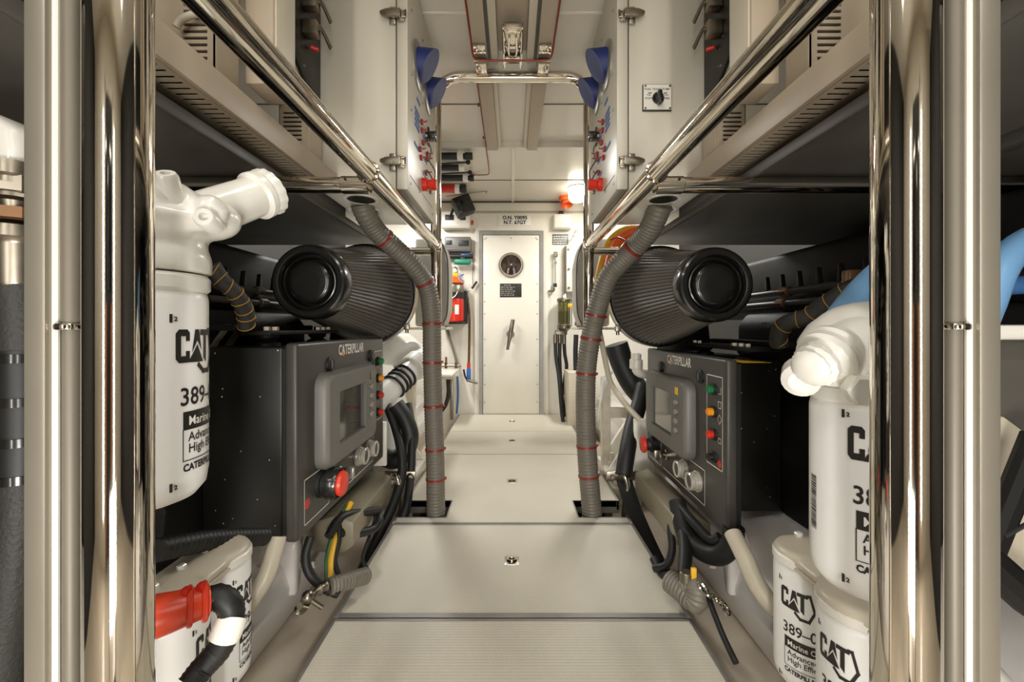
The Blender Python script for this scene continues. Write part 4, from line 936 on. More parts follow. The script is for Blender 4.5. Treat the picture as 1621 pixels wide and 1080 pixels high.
part('casting_block', MB().prism([(-.86, 1.10), (-.86, 1.155), (-.735, 1.158), (-.70, 1.135), (-.69, 1.085), (-.72, 1.07)], 'y', .56, .68, .012, 3).cyl((-.735, .6, 1.03), (-.735, .6, 1.09), .045, seg=24), 'cast', r, 45, remesh=.006)
def P0(px, py): return P(px, py, .58)
r = thing('hydraulic_hose', 'braided black hose with brass fittings at the far left edge, tied with black bands', 'hose', P0(22, 1080))
ax_ = [P0(26, 285), P0(26, 325), P0(27, 345), P0(27, 365), P0(28, 400), P0(30, 455)]
part('top_union', MB().lathe(P0(26, 262), (0, 0, -1), [(0, 0), (0, .030), (.018, .030), (.022, .026), (.03, .026), (.03, 0)], 28), 'steel', r)
part('union_nut', MB().hexnut(P0(26, 283), (0, 0, -1), .029, .026), 'steel', r, 20)
part('adapter', MB().lathe(P0(26, 310), (0, 0, -1), [(0, .026), (.006, .028), (.01, .02), (.02, .018), (.02, 0)], 24), 'steel', r)
part('brass_nut', MB().hexnut(P0(27, 332), (0, 0, -1), .028, .018), 'rust', r, 20)
part('ferrule', MB().lathe(P0(28, 356), (0, 0, -1), [(0, .018), (.004, .030), (.02, .031), (.026, .025), (.03, .024), (.084, .024), (.09, .022), (.09, 0)], 28), 'steel', r)
part('hose_body', MB().tube([P0(29, 440), P0(34, 500), P0(36, 580), P0(36, 680), P0(36, 760), P0(32, 840), P0(22, 930), P0(10, 1010), P0(0, 1100)], .022, 20, .01), 'braid', r)
for y, x in ((560, 35), (628, 36), (690, 36), (748, 34)): part('hose_band', MB().lathe(P0(x, y), (0, 0, -1), [(0, .0225), (0, .0255), (.012, .0255), (.012, .0225)], 24), 'gloss', r)
part('sleeve', MB().tube([P0(35, 555), P0(36, 620), P0(36, 690), P0(35, 748)], .0235, 20, .02), 'rubber', r)
hose('black_hose', 'fat smooth black hose behind the braided one at the left edge', 'hose', [(-12, 560, .66), (4, 610, .66), (8, 680, .66), (0, 770, .66), (-20, 850, .66)], .03, 'rubber', 16, .02)
hose('black_hose', 'black hose slanting off low at the far left edge', 'hose', [(60, 700, .62), (44, 760, .63), (20, 800, .64), (-15, 830, .65)], .016, 'rubber', 16, .02)
tag(part('white_bracket', MB().prism([(-.77, .70), (-.745, .70), (-.728, .93), (-.75, .93)], 'y', .62, .65, .004), 'cast'), 'white bracket behind the brass hose fittings', 'bracket')
r = thing('raw_water_pump', 'dark round pump low down beyond the left chrome post', 'pump', (-.72, .66, .24))
part('pump_body', MB().lathe((-.72, .72, .32), (.1, -1, 0), [(0, 0), (0, .075), (.04, .075), (.05, .06), (.07, .055), (.08, .03), (.08, 0)], 32), 'rubber', r)
part('pump_flange', MB().ring((-.714, .66, .32), (.1, -1, 0), .05, .007, 28, 8), 'dark', r)

# ------------------------------------------------------------------ right-hand hoses and frames
hose('thick_coolant_hose', 'thick black hose with smooth skin descending to the right steel clamp', 'hose', [(1020, 610, 2.16), (1012, 640, 2.12), (1000, 680, 2.05), (992, 720, 1.98), (987, 753, 1.94)], .040, 'rubber', 20, .02)
r = thing('webbing_strap', 'broad flat black strap running down beside the right deck edge', 'strap', P(1010, 830, 1.7))
pts = [P(*q) for q in ((988, 762, 1.93), (1000, 800, 1.85), (1018, 845, 1.74), (1036, 885, 1.65), (1050, 912, 1.58))]; mb = MB(); b2 = bmesh.new(); ra = []
for p in smooth_path(pts, 6): ra.append([b2.verts.new(p + V((dx, dy, 0))) for dx, dy in ((-.036, 0), (.036, .01), (.036, .018), (-.036, .008))])
for A, B in zip(ra, ra[1:]):
    for k in range(4): b2.faces.new((A[k], A[(k + 1) % 4], B[(k + 1) % 4], B[k]))
b2.faces.new(ra[0]); b2.faces.new(ra[-1]); mb.take(b2); part('strap_band', mb, 'rubber', r)
part('strap_edge', MB().tube([p + V((.036, .008, .003)) for p in pts], .004, 6), 'rubber', r)
for k, (q, rr) in enumerate((([(1068, 800, 1.5), (1062, 835, 1.45), (1064, 870, 1.4), (1055, 895, 1.38), (1035, 900, 1.4)], .010), ([(1075, 800, 1.45), (1100, 830, 1.36), (1125, 855, 1.3), (1140, 850, 1.28)], .012), ([(1072, 815, 1.45), (1090, 850, 1.36), (1115, 880, 1.3), (1140, 878, 1.26), (1150, 855, 1.25)], .014), ([(1080, 830, 1.42), (1085, 870, 1.32), (1083, 910, 1.25)], .016), ([(1035, 885, 1.45), (1050, 910, 1.38), (1075, 915, 1.3)], .012), ([(1068, 805, 1.48), (1110, 845, 1.36), (1145, 870, 1.27), (1155, 850, 1.25)], .011))):
    rr *= 1.3
    hose('control_lead', ('black lead drooping between strap and right control box', 'black lead crossing highest under the right control box', 'black lead making the lowest loop under the right control box', 'black lead dropping straight to the right ribbed hose', 'short black lead lying along the right deck edge', 'black lead looped between two others under the right control box')[k], 'cable', q, rr, 'rubber', 10, .012, 'black leads under the right box')
hose('cable_bundle', 'thick black cable bundle looped under the near corner of the right control box', 'cable', [(1072, 795, 1.47), (1082, 838, 1.40), (1104, 868, 1.33), (1136, 880, 1.27), (1158, 862, 1.24), (1162, 835, 1.23)], .03, 'rubber', 14, .012)
hose('black_cable', 'single black cable trailing over the bilge by the right deck edge', 'cable', [(1118, 935, 1.16), (1130, 970, 1.1), (1146, 1010, 1.05), (1165, 1050, 1.0)], .008, 'rubber', 10, .015)
r = thing('ball_valve', 'drain valve with yellow lever below the right control box', 'valve', P(1098, 920, 1.17))
part('valve_lever', MB().box(P(1095, 926, 1.16), P(1101, 897, 1.17), .003), 'yellow', r)
part('valve_body', MB().cyl(P(1086, 922, 1.18), P(1086, 905, 1.18), .018, seg=16, bev=.003), 'steel', r)
part('valve_stem', MB().cyl(P(1098, 924, 1.17), P(1088, 918, 1.18), .006, seg=10), 'steel', r)
r = thing('chain', 'short steel chain lying by the right engine bed', 'chain', P(1130, 950, 1.1))
pa = resample(smooth_path([P(1108, 925, 1.13), P(1118, 938, 1.12), P(1132, 948, 1.1), P(1145, 956, 1.09), P(1153, 972, 1.07)], 8), .016)
for k in range(len(pa) - 1):
    t = (pa[k + 1] - pa[k]).normalized(); _, u, v = basis(t); q = u if k % 2 else v
    part('chain_link', MB().tube([pa[k] + q * .006, pa[k + 1] + q * .006, pa[k + 1] + t * .005, pa[k + 1] - q * .006, pa[k] - q * .006, pa[k] - t * .005, pa[k] + q * .006], .0032, 6, .006), 'chrome', r)
r = thing('steel_frame', 'rust-stained white frame behind the right spiral hose', 'frame', P(962, 740, 2.35))
part('frame_post', MB().box((.525, 2.36, -.12), (.575, 2.41, .56), .004), 'lag', r)
part('cross_bar', MB().box((.575, 2.37, .32), (.82, 2.4, .38), .004), 'lag', r)
part('top_bracket', MB().prism([(.50, .30), (.525, .56), (.59, .60), (.54, .50)], 'y', 2.35, 2.38, .003), 'cast', r)
hose('grey_rod', 'grey stay rod slanting down to the right engine housing', 'rod', [(948, 520, 2.0), (955, 555, 2.02), (964, 598, 2.05), (972, 615, 2.06), (990, 640, 1.98), (1012, 664, 1.96)], .014, 'cream', 12, .02)
r = thing('pipe_elbow', 'white plastic pipe elbow between air cleaner and right control box', 'pipe', P(1008, 580, 2.1))
part('elbow_bend', MB().tube([P(1007, 560, 2.1), P(1007, 575, 2.1), P(1010, 588, 2.1), P(1024, 592, 2.1), P(1045, 592, 2.1)], .026, 18, .012), 'white', r)
part('elbow_socket', MB().cyl(P(1007, 584, 2.1), P(1007, 569, 2.1), .033, seg=20, bev=.003), 'white', r)
part('elbow_spigot', MB().cyl(P(1007, 570, 2.1), P(1007, 559, 2.1), .018, seg=16), 'cream', r)
hose('intake_duct', 'black duct curving down from the right air cleaner', 'duct', [(975, 545, 2.45), (985, 575, 2.45), (1000, 605, 2.42), (1018, 625, 2.38), (1040, 632, 2.34)], .07, 'rubber', 20, .02)
for s, m_ in ((-1, 'left'), (1, 'right')):
    r = thing('padded_cover', 'grey padded vinyl cover behind the arch, %s of the door' % m_, 'cover', (s * .56, 3.0, .85))
    part('pad', MB().prism([(s * .70, .86), (s * .50, .86), (s * .465, .98), (s * .462, 1.30), (s * .49, 1.43), (s * .53, 1.50), (s * .70, 1.50)], 'y', 2.9, 3.15, .02, 3), 'grey', r, 50)
    part('pad_piping', MB().tube([(s * .50, 2.9, .87), (s * .466, 2.9, .98), (s * .463, 2.9, 1.30), (s * .49, 2.9, 1.42), (s * .53, 2.9, 1.49)], .006, 8, .03), 'shelf', r)
    tag(part('cover_shelf', MB().box((s * .47, 2.88, .835), (s * .9, 3.2, .855), .003), 'cream'), 'cream ledge under the %s padded cover' % m_, 'shelf')

# ================================================================== FORWARD BULKHEAD FITTINGS
def wb(mb, x0, y0, x1, y1, d0, d1, bev=.0): return mb.box((wx(x0), d0, wz(y1)), (wx(x1), d1, wz(y0)), bev)
def wt(mb, t, px, py, size, m=1, sx=1., bold=.0006, d=3.98): ink(mb, text_mesh(t, size, sx, bold, 'CENTER'), lambda a, b: V((wx(px) + a, d, wz(py) + b)))
r = thing('registration_plate', 'white plate lettered O.N. Y0095 above the white door', 'sign', (wx(814), 3.99, wz(358)))
part('plate', wb(MB(), 788.5, 341, 840, 357.5, 3.994, 4.0, .001), 'paper', r)
mb = MB(); wt(mb, 'O.N. Y0095', 815, 347.6, .050, bold=.0016, d=3.991); wt(mb, 'N.T. 67GT', 815, 355.2, .050, bold=.0016, d=3.991); part('plate_lettering', mb, 'ink', r)
mb = MB(); k = 726
wb(mb, 724, 333, 926, 339, 3.996, 4.0); mb.m = 1
while k < 924: ink(mb, poly2([(wx(k), wz(338)), (wx(k + 1), wz(338)), (wx(k + 1.5), wz(334)), (wx(k + .5), wz(334))]), lambda a, b: V((a, 3.9955, b))); k += 2
tag(part('perforated_rail', mb, ['white', 'shelf']), 'long perforated strip on the bulkhead above the door', 'rail')
r = thing('junction_box', 'white junction box at the upper corner of the door frame', 'junction box', (wx(889), 3.95, wz(366)))
part('box_body', wb(MB(), 875, 341.5, 903, 365, 3.93, 4.0, .012), 'white', r)
part('box_cover', wb(MB(), 876.5, 343, 901.5, 363.5, 3.922, 3.932, .006), 'white', r)
part('cable_entry', wb(MB(), 884, 336, 891, 341.5, 3.95, 3.98, .003), 'rubber', r)
r = thing('data_plate', 'dark engraved plate under the junction box', 'sign', (wx(887), 3.99, wz(388)))
part('plate', wb(MB(), 874.5, 371, 899.5, 387.5, 3.994, 4.0, .001), 'bezel', r)
mb = MB()
for i in range(4):
    x = 876
    while x < 897: w_ = random.uniform(1, 4); ink(mb, rect2(wx(x), wz(375.5 + i * 3.6), wx(x + w_), wz(374 + i * 3.6)), lambda a, b: V((a, 3.9935, b))); x += w_ + 1
part('engraving', mb, 'paper', r)
r = thing('sounder', 'orange alarm sounder under the ceiling beside the bright lamp', 'alarm', (wx(895), 3.9, wz(327)))
part('sounder_base', MB().cyl(P(894, 309, 3.86), P(894, 319, 3.86), .055, seg=24, bev=.006), 'orange', r)
part('sounder_horn', MB().lathe(P(896, 318, 3.84), (.15, -.4, -1), [(0, .03), (.02, .045), (.05, .058), (.055, .05), (.02, .03), (.02, 0)], 24), 'orange', r)
r = thing('bulkhead_lamp', 'bright lit bulkhead lamp at the top of the right arch leg', 'lamp', P(914, 321, 3.6))
part('lamp_base', MB().lathe(P(914, 293, 3.6), (0, 0, -1), [(-.03, 0), (-.03, .085), (.03, .085), (.03, 0)], 28), 'white', r)
part('lamp_glass', MB().lathe(P(914, 298, 3.6), (0, 0, -1), [(0, 0), (0, .082), (.09, .078), (.115, .06), (.12, 0)], 28), mat('lit_lamp_glass', (255, 246, 226), .3, emit=12.), r)
r = thing('wall_cabinet', 'white screwed-down cover on the bulkhead next to the right padded cover', 'cabinet', (wx(906), 3.93, wz(464)))
part('cabinet_cover', wb(MB(), 895, 390, 918, 463, 3.92, 4.0, .008), 'white', r)
for y in (397, 428, 457): part('cover_bolt', MB().hexnut((wx(898.5), 3.92, wz(y)), (0, -1, 0), .012, .012), 'steel', r)
part('cover_edge', wb(MB(), 893, 391, 895.5, 464, 3.95, 4.0), 'steel', r)
tag(part('coat_hook', MB().tube([P(914, 362, 3.97), P(914, 368, 3.92), P(910, 374, 3.9), P(907, 371, 3.9)], .008, 10, .01), 'white'), 'small white hook on the bulkhead above the screwed-down cover', 'hook')
r = thing('level_gauge', 'slim sight gauge on the bulkhead right of the door frame', 'gauge', (wx(880), 3.96, wz(461)))
part('sight_tube', MB().cyl((wx(878.5), 3.965, wz(408)), (wx(878.5), 3.965, wz(452)), .009, seg=14), 'clear', r)
part('gauge_cap', MB().cyl((wx(878.8), 3.965, wz(400)), (wx(878.8), 3.965, wz(408)), .02, seg=18, bev=.003), 'steel', r)
part('gauge_nut', MB().hexnut((wx(878.5), 3.965, wz(418)), (0, 0, 1), .016, .014), 'steel', r)
part('gauge_foot', MB().hexnut((wx(878), 3.965, wz(455)), (0, 0, 1), .02, .035), 'rubber', r)
part('gauge_tap', MB().tube([P(877, 456, 3.96), P(876, 461, 3.96), P(868, 461, 3.97)], .01, 10, .01), 'steel', r)
part('gauge_plate', wb(MB(), 866, 446, 871, 461, 3.985, 4.0, .002), 'paper', r)
r = thing('fuel_separator', 'amber bowl fuel separator with dial above three black hoses', 'fuel filter', (wx(891), 3.9, wz(520)))
part('sight_bowl', MB().lathe((wx(891), 3.9, wz(514)), (0, 0, 1), [(0, 0), (0, .06), (.22, .062), (.22, 0)], 32), 'bowl', r)
part('filter_element', MB().cyl((wx(891), 3.9, wz(513)), (wx(891), 3.9, wz(494)), .048, seg=28), 'rubber', r)
part('separator_head', MB().lathe((wx(891), 3.9, wz(479)), (0, 0, 1), [(0, 0), (0, .07), (.02, .072), (.035, .06), (.035, 0)], 28), 'steel', r)
part('separator_base', MB().lathe((wx(891), 3.9, wz(520)), (0, 0, 1), [(-.03, 0), (-.03, .03), (0, .066), (.035, .066), (.035, 0)], 28), 'steel', r)
for x in (883, 889, 895, 901): part('tie_rod', MB().cyl((wx(x), 3.835, wz(517)), (wx(x), 3.835, wz(476)), .004, seg=8), 'chrome', r)
dg = part('pressure_dial', MB().lathe((wx(891), 3.88, wz(471)), (0, -1, 0), [(0, 0), (0, .024), (.012, .024), (.014, .02), (.014, 0)], 24), 'chrome', r)
part('dial_face', MB().lathe((wx(891), 3.864, wz(471)), (0, -1, 0), [(0, 0), (0, .018), (.002, .018), (.002, 0)], 20), 'paper', dg)
part('hose_manifold', wb(MB(), 877, 523, 895, 530, 3.86, 3.93, .006), 'steel', r)
for k, (x, q) in enumerate(((879, [(879, 538, 3.88), (880, 565, 3.86), (885, 600, 3.8), (889, 650, 3.7), (895, 690, 3.6)]), (886, [(886, 538, 3.9), (886, 570, 3.88), (888, 610, 3.84), (893, 660, 3.7)]), (893, [(893, 538, 3.9), (894, 560, 3.9), (897, 580, 3.88), (894, 600, 3.86), (892, 625, 3.85)]))):
    rr = thing('fuel_hose', ('black fuel hose hanging from the separator, first from the door', 'black fuel hose hanging from the separator, between two others', 'black fuel hose hanging from the separator, farthest from the door')[k], 'hose', P(*q[-1]), 'fuel hoses at the separator')
    part('hose_line', MB().tube([P(*p) for p in q], .017, 12, .02), 'rubber', rr)
    part('hose_ferrule', MB().cyl(P(q[0][0], 530, q[0][2]), P(q[0][0], 545, q[0][2]), .02, seg=14, bev=.003), 'steel', rr)
hose('fuel_hose', 'black hose standing beside the right spiral hose, under the yellow lever', 'hose', [(912, 530, 3.7), (911, 560, 3.7), (912, 600, 3.7)], .022, 'rubber', 12, .02)
r = thing('lever_valve', 'valve with long yellow lever beside the fuel separator', 'valve', P(917, 500, 3.7))
part('lever', MB().box(P(899, 487, 3.66), P(926, 481, 3.68), .008), 'yellow', r)
part('valve_body', MB().cyl(P(918, 488, 3.7), P(918, 520, 3.7), .03, seg=18, bev=.005), 'rust', r)
part('valve_nut', MB().hexnut(P(917, 516, 3.7), (0, 0, 1), .045, .04), 'steel', r)
tag(part('white_cupboard', MB().box(P(900, 590, 3.5), P(932, 700, 3.8), .006), 'cream'), 'low white cupboard behind the right spiral hose', 'cupboard')
# left of the door: tools, electronics and extinguisher
TH = 2.062
def tool(label, y, x1, rr, m_, head=None, clip=True, name='torch', cat='torch', grp='torches in ceiling clips'):
    d = (TH - EYE) * F / (CY - y); x0 = (688 - CX) * d / F; xe = (x1 - CX) * d / F
    r = thing(name, label, cat, (xe, d, TH - rr), grp)
    part('barrel', MB().cyl((x0 - .12, d, TH), (xe, d, TH), rr, seg=20, bev=.003), m_, r)
    if head: xh = (head - CX) * d / F; part('tail', MB().lathe((xe, d, TH), (1, 0, 0), [(0, 0), (0, rr * .8), (.02, rr * .8), (.024, rr), (xh - xe, rr), (xh - xe, 0)], 18), 'rubber', r)
    if clip: part('spring_clip', MB().lathe((xe - .01, d, TH), (1, 0, 0), [(-.02, rr * 1.0), (-.02, rr * 1.2), (.02, rr * 1.2), (.02, rr * 1.0)], 20).box((xe - .03, d - .01, TH + rr), (xe + .01, d + .01, 2.1), .002), 'paper', r)
tool('black torch clipped topmost below the ceiling', 247.5, 731, .026, 'rubber', 748)
tool('black torch clipped below the topmost one', 265.5, 733, .024, 'rubber')
tool('black torch clipped just above the red one', 282, 739, .026, 'rubber', 750)
tool('red torch in the lowest ceiling clip', 299, 726, .035, 'red', 738, True)
for k, (y, x1) in enumerate(((257, 741), (273, 744))):
    d = (TH - EYE) * F / (CY - y); r = thing('probe_rod', ('thin black rod with round end between the two upper torches', 'thin black rod with round end between the two lower torches')[k], 'rod', (x1 * 0 + (x1 - CX) * d / F, d, TH - .02), 'thin rods between the torches')
    part('rod', MB().cyl(((688 - CX) * d / F - .1, d, TH - .02), ((x1 - CX) * d / F, d, TH), .006, seg=10), 'rubber', r)
    part('rod_end', MB().ball(((x1 - CX) * d / F, d, TH), .018, sub=2), 'rubber', r)
hose('inspection_wire', 'thin bent wire probe lying under the red torch', 'probe', [(706, 311, 3.7), (730, 308, 3.7), (755, 305, 3.7), (770, 303, 3.7), (769, 306, 3.7)], .0045, 'steel', 8, .02)
r = thing('flood_lamp', 'square black flood lamp tilted against the bulkhead near the torches', 'lamp', P(733, 345, 3.75))
c = P(733, 327, 3.72); R_ = M.Rotation(-.42, 3, 'Y') @ M.Rotation(.25, 3, 'Z')
part('lamp_housing', MB().box(c + V((-.085, -.06, -.085)), c + V((.085, .05, .085)), .012, rot=R_, piv=c), 'rubber', r)
part('lamp_face', MB().box(c + V((-.072, -.064, -.072)), c + V((.072, -.058, .072)), .004, rot=R_, piv=c), 'gloss', r)
part('lamp_bracket', MB().tube([P(712, 345, 3.75), P(716, 335, 3.78), P(722, 322, 3.82)], .012, 8, .02), 'rubber', r)
def intercom(label, x0, y0, x1, y1, wins, m_):
    r = thing('wall_monitor', label, 'instrument', (wx((x0 + x1) / 2), 3.95, wz(y1)))
    part('monitor_case', wb(MB(), x0, y0, x1, y1, 3.90, 4.0, .015), m_, r)
    for a in wins: part('monitor_window', wb(MB(), a[0], a[1], a[2], a[3], 3.896, 3.902, .003), 'rubber', r)
    part('monitor_rim', wb(MB(), x0 + 1, y1 - 4, x1 - 1, y1 - 2.5, 3.895, 3.91, .003), m_, r)
intercom('pale wall monitor with two dark windows below the flood lamp', 701, 339, 745.5, 365, ((707, 344.5, 721, 353), (730, 344.5, 739, 353)), 'white')
intercom('grey wall monitor with two dark windows below the pale one', 706, 378, 747, 401, ((709, 384, 718, 391), (728, 384, 744, 393)), 'bezel')
tag(part('alarm_button', wb(MB(), 746.5, 349.5, 749.5, 356, 3.98, 4.0, .003), 'red'), 'small red push button beside the pale monitor', 'button')
r = thing('heat_gun', 'blue and black hand tool hung on the bulkhead below the grey monitor', 'hand tool', P(735, 412, 3.95))
part('tool_barrel', MB().cyl(P(706, 406, 3.95), P(748, 406, 3.95), .024, seg=16, bev=.004), 'rubber', r)
part('tool_grip', MB().box(P(729, 408, 3.93), P(744, 402, 3.95), .01), 'bluegrip', r)
r = thing('scraper', 'green-handled scraper hung under the blue hand tool', 'hand tool', P(733, 419, 3.95))
part('scraper_grip', MB().box(P(718, 418.5, 3.90), P(746, 411, 3.95), .02, 3), 'teal', r)
part('scraper_blade', MB().box(P(729, 412, 3.93), P(737, 407, 3.95), .004), 'rubber', r)
hose('coiled_wire', 'small coil of grey wire above the yellow pot', 'wire', [(709, 432, 3.93), (714, 424, 3.93), (722, 424, 3.93), (724, 430, 3.93), (716, 433, 3.92), (712, 427, 3.92), (720, 422, 3.92)], .008, 'steel', 8, .01)
tag(part('plastic_pot', MB().box(P(709, 440, 3.9), P(726, 432.5, 3.94), .012), 'yellow'), 'small yellow plastic pot above the fire extinguisher', 'pot')
tag(part('black_pouch', MB().box(P(708, 449, 3.9), P(720, 440.5, 3.95), .012), 'rubber'), 'small black pouch beside the orange hood of the extinguisher', 'pouch')
hose('blue_wire', 'bundle of thin blue wire sticking out above the extinguisher', 'wire', [(720, 447, 3.88), (726, 438, 3.87), (735, 434, 3.87), (728, 440, 3.86), (735, 446, 3.86)], .004, 'bluegrip', 8, .01)
r = thing('fire_extinguisher', 'red fire extinguisher with orange hood in a black bracket left of the door', 'fire extinguisher', (wx(721), 3.88, wz(512)))
o = V((wx(721), 3.88, wz(510)))
part('cylinder', MB().lathe(o, (0, 0, 1), [(0, 0), (0, .085), (.01, .098), (.20, .098), (.235, .09), (.235, 0)], 36), 'red', r)
part('silver_shoulder', MB().lathe(o, (0, 0, 1), [(.28, .097), (.33, .098), (.36, .088), (.375, .07)], 36), 'steel', r)
part('black_band', MB().lathe(o, (0, 0, 1), [(.225, .0), (.225, .102), (.28, .102), (.28, 0)], 36), 'rubber', r)
part('orange_hood', MB().lathe(o, (0, 0, 1), [(.365, 0), (.365, .098), (.375, .1), (.40, .06), (.43, .03), (.44, 0)], 32), 'orange', r)
part('bracket', MB().box(o + V((-.12, .02, -.02)), o + V((.125, .11, .30)), .01).box(o + V((-.12, -.06, -.02)), o + V((.12, .06, .004)), .006), 'rubber', r)
mb = MB()
def exf(u, v): t = -pi / 2 + u / .099; return o + V((.0988 * cos(t), .0988 * sin(t), v))
ink(mb, rect2(.025, .07, .065, .16), exf, .008); ink(mb, rect2(-.075, .235, -.03, .262), lambda u, v: o + V((.1028 * cos(-pi / 2 + u / .103), .1028 * sin(-pi / 2 + u / .103), v)), .008)
mb.m = 1; ink(mb, circ2(-.005, .12, .025), exf, .008); ink(mb, rect2(-.035, .115, .02, .125), exf, .008)
part('extinguisher_label', mb, ['paper', 'green'], r)
part('safety_wire', MB().tube([o + V((-.06, -.085, .23)), o + V((-.02, -.11, .21)), o + V((.03, -.105, .24)), o + V((.05, -.095, .28))], .005, 8, .01), 'steel', r)
hose('thin_cord', 'thin dark cord hanging down beside the door frame', 'cord', [(748, 398, 3.97), (749, 420, 3.97), (748, 440, 3.97), (750, 456, 3.96)], .003, 'rubber', 6, .03)
r = thing('marker_pen', 'short black pen hanging crooked beside the door frame', 'pen', P(752, 452, 3.95))
part('pen_barrel', MB().cyl(P(747, 457, 3.95), P(755, 445.5, 3.95), .011, seg=12, bev=.003), 'rubber', r)
part('pen_clip', MB().cyl(P(740, 463, 3.95), P(747, 457, 3.95), .003, seg=8), 'steel', r)
hose('air_line', 'grey flexible line running down to the brass taps', 'hose', [(702, 505, 3.9), (709, 525, 3.92), (716, 548, 3.92), (722, 570, 3.92), (723, 582, 3.92)], .012, 'hose', 10, .02)
r = thing('blow_gun', 'blue blow gun on a brown line hanging beside the door frame', 'air gun', P(742, 612, 3.9))
part('supply_line', MB().tube([P(740, 470, 3.95), P(743, 500, 3.93), P(743, 540, 3.92), P(742, 578, 3.92)], .012, 10, .03), 'rust', r)
part('coupling', MB().cyl(P(742, 575, 3.92), P(742, 583, 3.92), .017, seg=14), 'red', r)
part('gun_grip', MB().box(P(738.5, 604, 3.9), P(745.5, 583, 3.93), .008), 'bluegrip', r)
part('gun_trigger', MB().tube([P(734, 585, 3.9), P(736, 595, 3.9), P(740, 603, 3.9)], .009, 8, .01), 'rubber', r)
part('gun_nozzle', MB().cyl(P(740, 602, 3.9), P(756, 607, 3.88), .014, .01, seg=12), 'steel', r)
r = thing('brass_tap', 'pair of brass taps over the small white basin', 'tap', P(712, 588, 3.9))
part('tap_pipe', MB().cyl(P(694, 579, 3.92), P(730, 579, 3.92), .012, seg=12), 'steel', r)
for x in (706, 722): part('tap_valve', MB().cyl(P(x, 587, 3.92), P(x, 574, 3.92), .014, seg=12), 'rust', r)
part('tap_handle', MB().box(P(704.5, 575, 3.9), P(708, 565, 3.92), .004), 'rust', r)
r = thing('basin', 'small white basin on a steel leg left of the door', 'basin', P(712, 660, 3.6))
part('basin_top', MB().box((wx(690), 3.45, P(0, 594, 3.6).z), (P(724, 0, 3.75).x, 3.95, P(0, 589, 3.6).z), .01), 'white', r)
part('basin_leg', MB().box(P(712, 665, 3.7), P(718, 596, 3.72), .004), 'steel', r)
part('basin_apron', MB().box(P(694, 601, 3.6), P(722, 594, 3.62), .003), 'cream', r)
hose('waste_hose', 'black waste hose curving down behind the basin leg', 'hose', [(709, 600, 3.72), (710, 622, 3.7), (706, 640, 3.68), (698, 652, 3.66)], .018, 'rubber', 10, .02)
hose('blue_drain', 'thin blue hose hanging beside the basin leg', 'hose', [(724, 596, 3.85), (725, 625, 3.85), (723, 655, 3.85)], .010, 'bluegrip', 10, .02)
# ================================================================== LIGHT, CAMERA
def area(name, loc, sx, sy, power, col=(1, .98, .95), rot=(0, 0, 0)):
    l = bpy.data.lights.new(name, 'AREA'); l.shape = 'RECTANGLE'; l.size = sx; l.size_y = sy; l.energy = power; l.color = col
    o = bpy.data.objects.new(name, l); COL.objects.link(o); o.location = loc; o.rotation_euler = rot; return o
def ceiling_lamp(x, y, sx, sy, power, label, z=2.135):
    r = thing('ceiling_lamp', label, 'ceiling lamp', (x, y, z - .06), 'strip lamps on the ceiling')
    part('housing', MB().box((x - sx / 2 - .02, y - sy / 2 - .02, z - .05), (x + sx / 2 + .02, y + sy / 2 + .02, z + .003), .006), 'white', r)
    part('diffuser', MB().box((x - sx / 2, y - sy / 2, z - .06), (x + sx / 2, y + sy / 2, z - .048), .004), 'lamp', r)
    area('lamp_light', (x, y, z - .075), sx, sy, power)
ceiling_lamp(0, .35, .16, .9, 4.6, 'strip lamp on the ceiling over the nearest walkway panel')
ceiling_lamp(-.62, -.6, .5, .16, 6.5, 'strip lamp on the ceiling aft of the left chrome post')
ceiling_lamp(.62, -.6, .5, .16, 6.5, 'strip lamp on the ceiling aft of the right chrome post')
ceiling_lamp(-.95, 3.1, .16, .8, 37, 'strip lamp on the ceiling behind the blank-fronted cabinet', 2.095)
ceiling_lamp(.95, 3.1, .16, .8, 37, 'strip lamp on the ceiling behind the pump switch cabinet', 2.095)
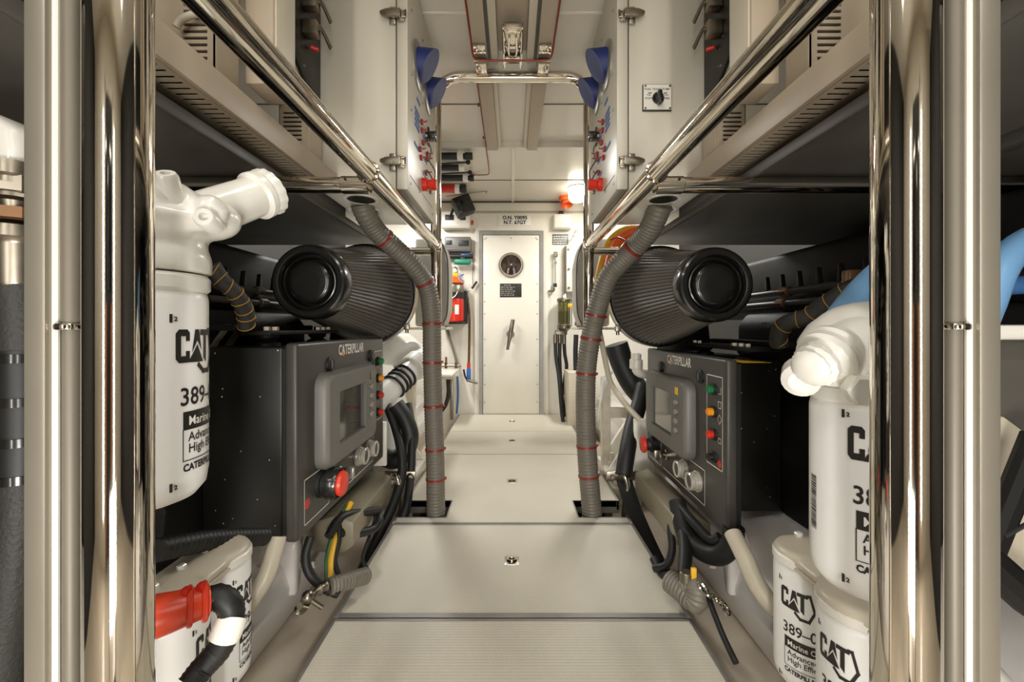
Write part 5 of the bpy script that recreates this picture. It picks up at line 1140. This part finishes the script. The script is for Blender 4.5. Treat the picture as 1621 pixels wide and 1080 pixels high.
for s in (-1, 1):  # unseen strips added aft to brighten camera-facing surfaces and streak the posts
    r = thing('aft_fill_strip', 'unseen tall fill strip added on the aft bulkhead, %s of the reflection door' % ('left' if s < 0 else 'right'), 'fill light', (s * .54, -1.48, .1), 'added fill strips on the aft bulkhead')
    part('lamp_base', MB().box((s * .54 - .08, -1.5, .08), (s * .54 + .08, -1.45, 1.72), .01), 'white', r)
    part('diffuser', MB().box((s * .54 - .06, -1.45, .1), (s * .54 + .06, -1.43, 1.7), .008), 'lamp', r)
    area('lamp_light', (s * .54, -1.42, .9), .12, 1.6, 15, rot=(pi / 2, 0, 0))
r = thing('fill_lamp', 'unseen square fill lamp on a small stand, added behind the camera over the walkway', 'work lamp', (0, -.45, -.139))  # added behind the camera only as fill for filters and engine beds
part('lamp_head', MB().box((-.17, -.50, .13), (.17, -.44, .47), .012), 'gloss', r)
part('diffuser', MB().box((-.15, -.445, .15), (.15, -.435, .45), .003), 'lamp', r)
part('stand', MB().tube([(-.16, -.47, -.13), (-.18, -.47, .33), (.18, -.47, .33), (.16, -.47, -.13)], .012, 10, spline=False).box((-.2, -.6, -.139), (.2, -.35, -.12), .004), 'dark', r)
area('lamp_light', (0, -.43, .30), .3, .3, 14, rot=(pi / 2, 0, 0))
w = bpy.data.worlds.new('world'); SC.world = w; w.use_nodes = True
w.node_tree.nodes['Background'].inputs['Color'].default_value = (.5, .46, .40, 1)
w.node_tree.nodes['Background'].inputs['Strength'].default_value = .1
cam = bpy.data.cameras.new('camera'); cam.sensor_width = 36; cam.lens = 36 * F / 1621
cam.shift_x = (810.5 - CX) / 1621 ; cam.shift_y = (CY - 540) / 1621
cam.clip_start = .02; cam.clip_end = 30
co = bpy.data.objects.new('camera', cam); COL.objects.link(co); co.location = (0, 0, EYE); co.rotation_euler = (pi / 2, 0, 0)
SC.camera = co
SC.view_settings.view_transform = 'Standard'; SC.view_settings.look = 'None'; SC.view_settings.gamma = 1
SC.view_settings.use_curve_mapping = False
SC.view_settings.exposure = -0.1
SC.cycles.max_bounces = 10; SC.cycles.diffuse_bounces = 6; SC.cycles.glossy_bounces = 6; SC.cycles.caustics_reflective = False
SC.cycles.sample_clamp_indirect = 4
SC.cycles.use_denoising = True
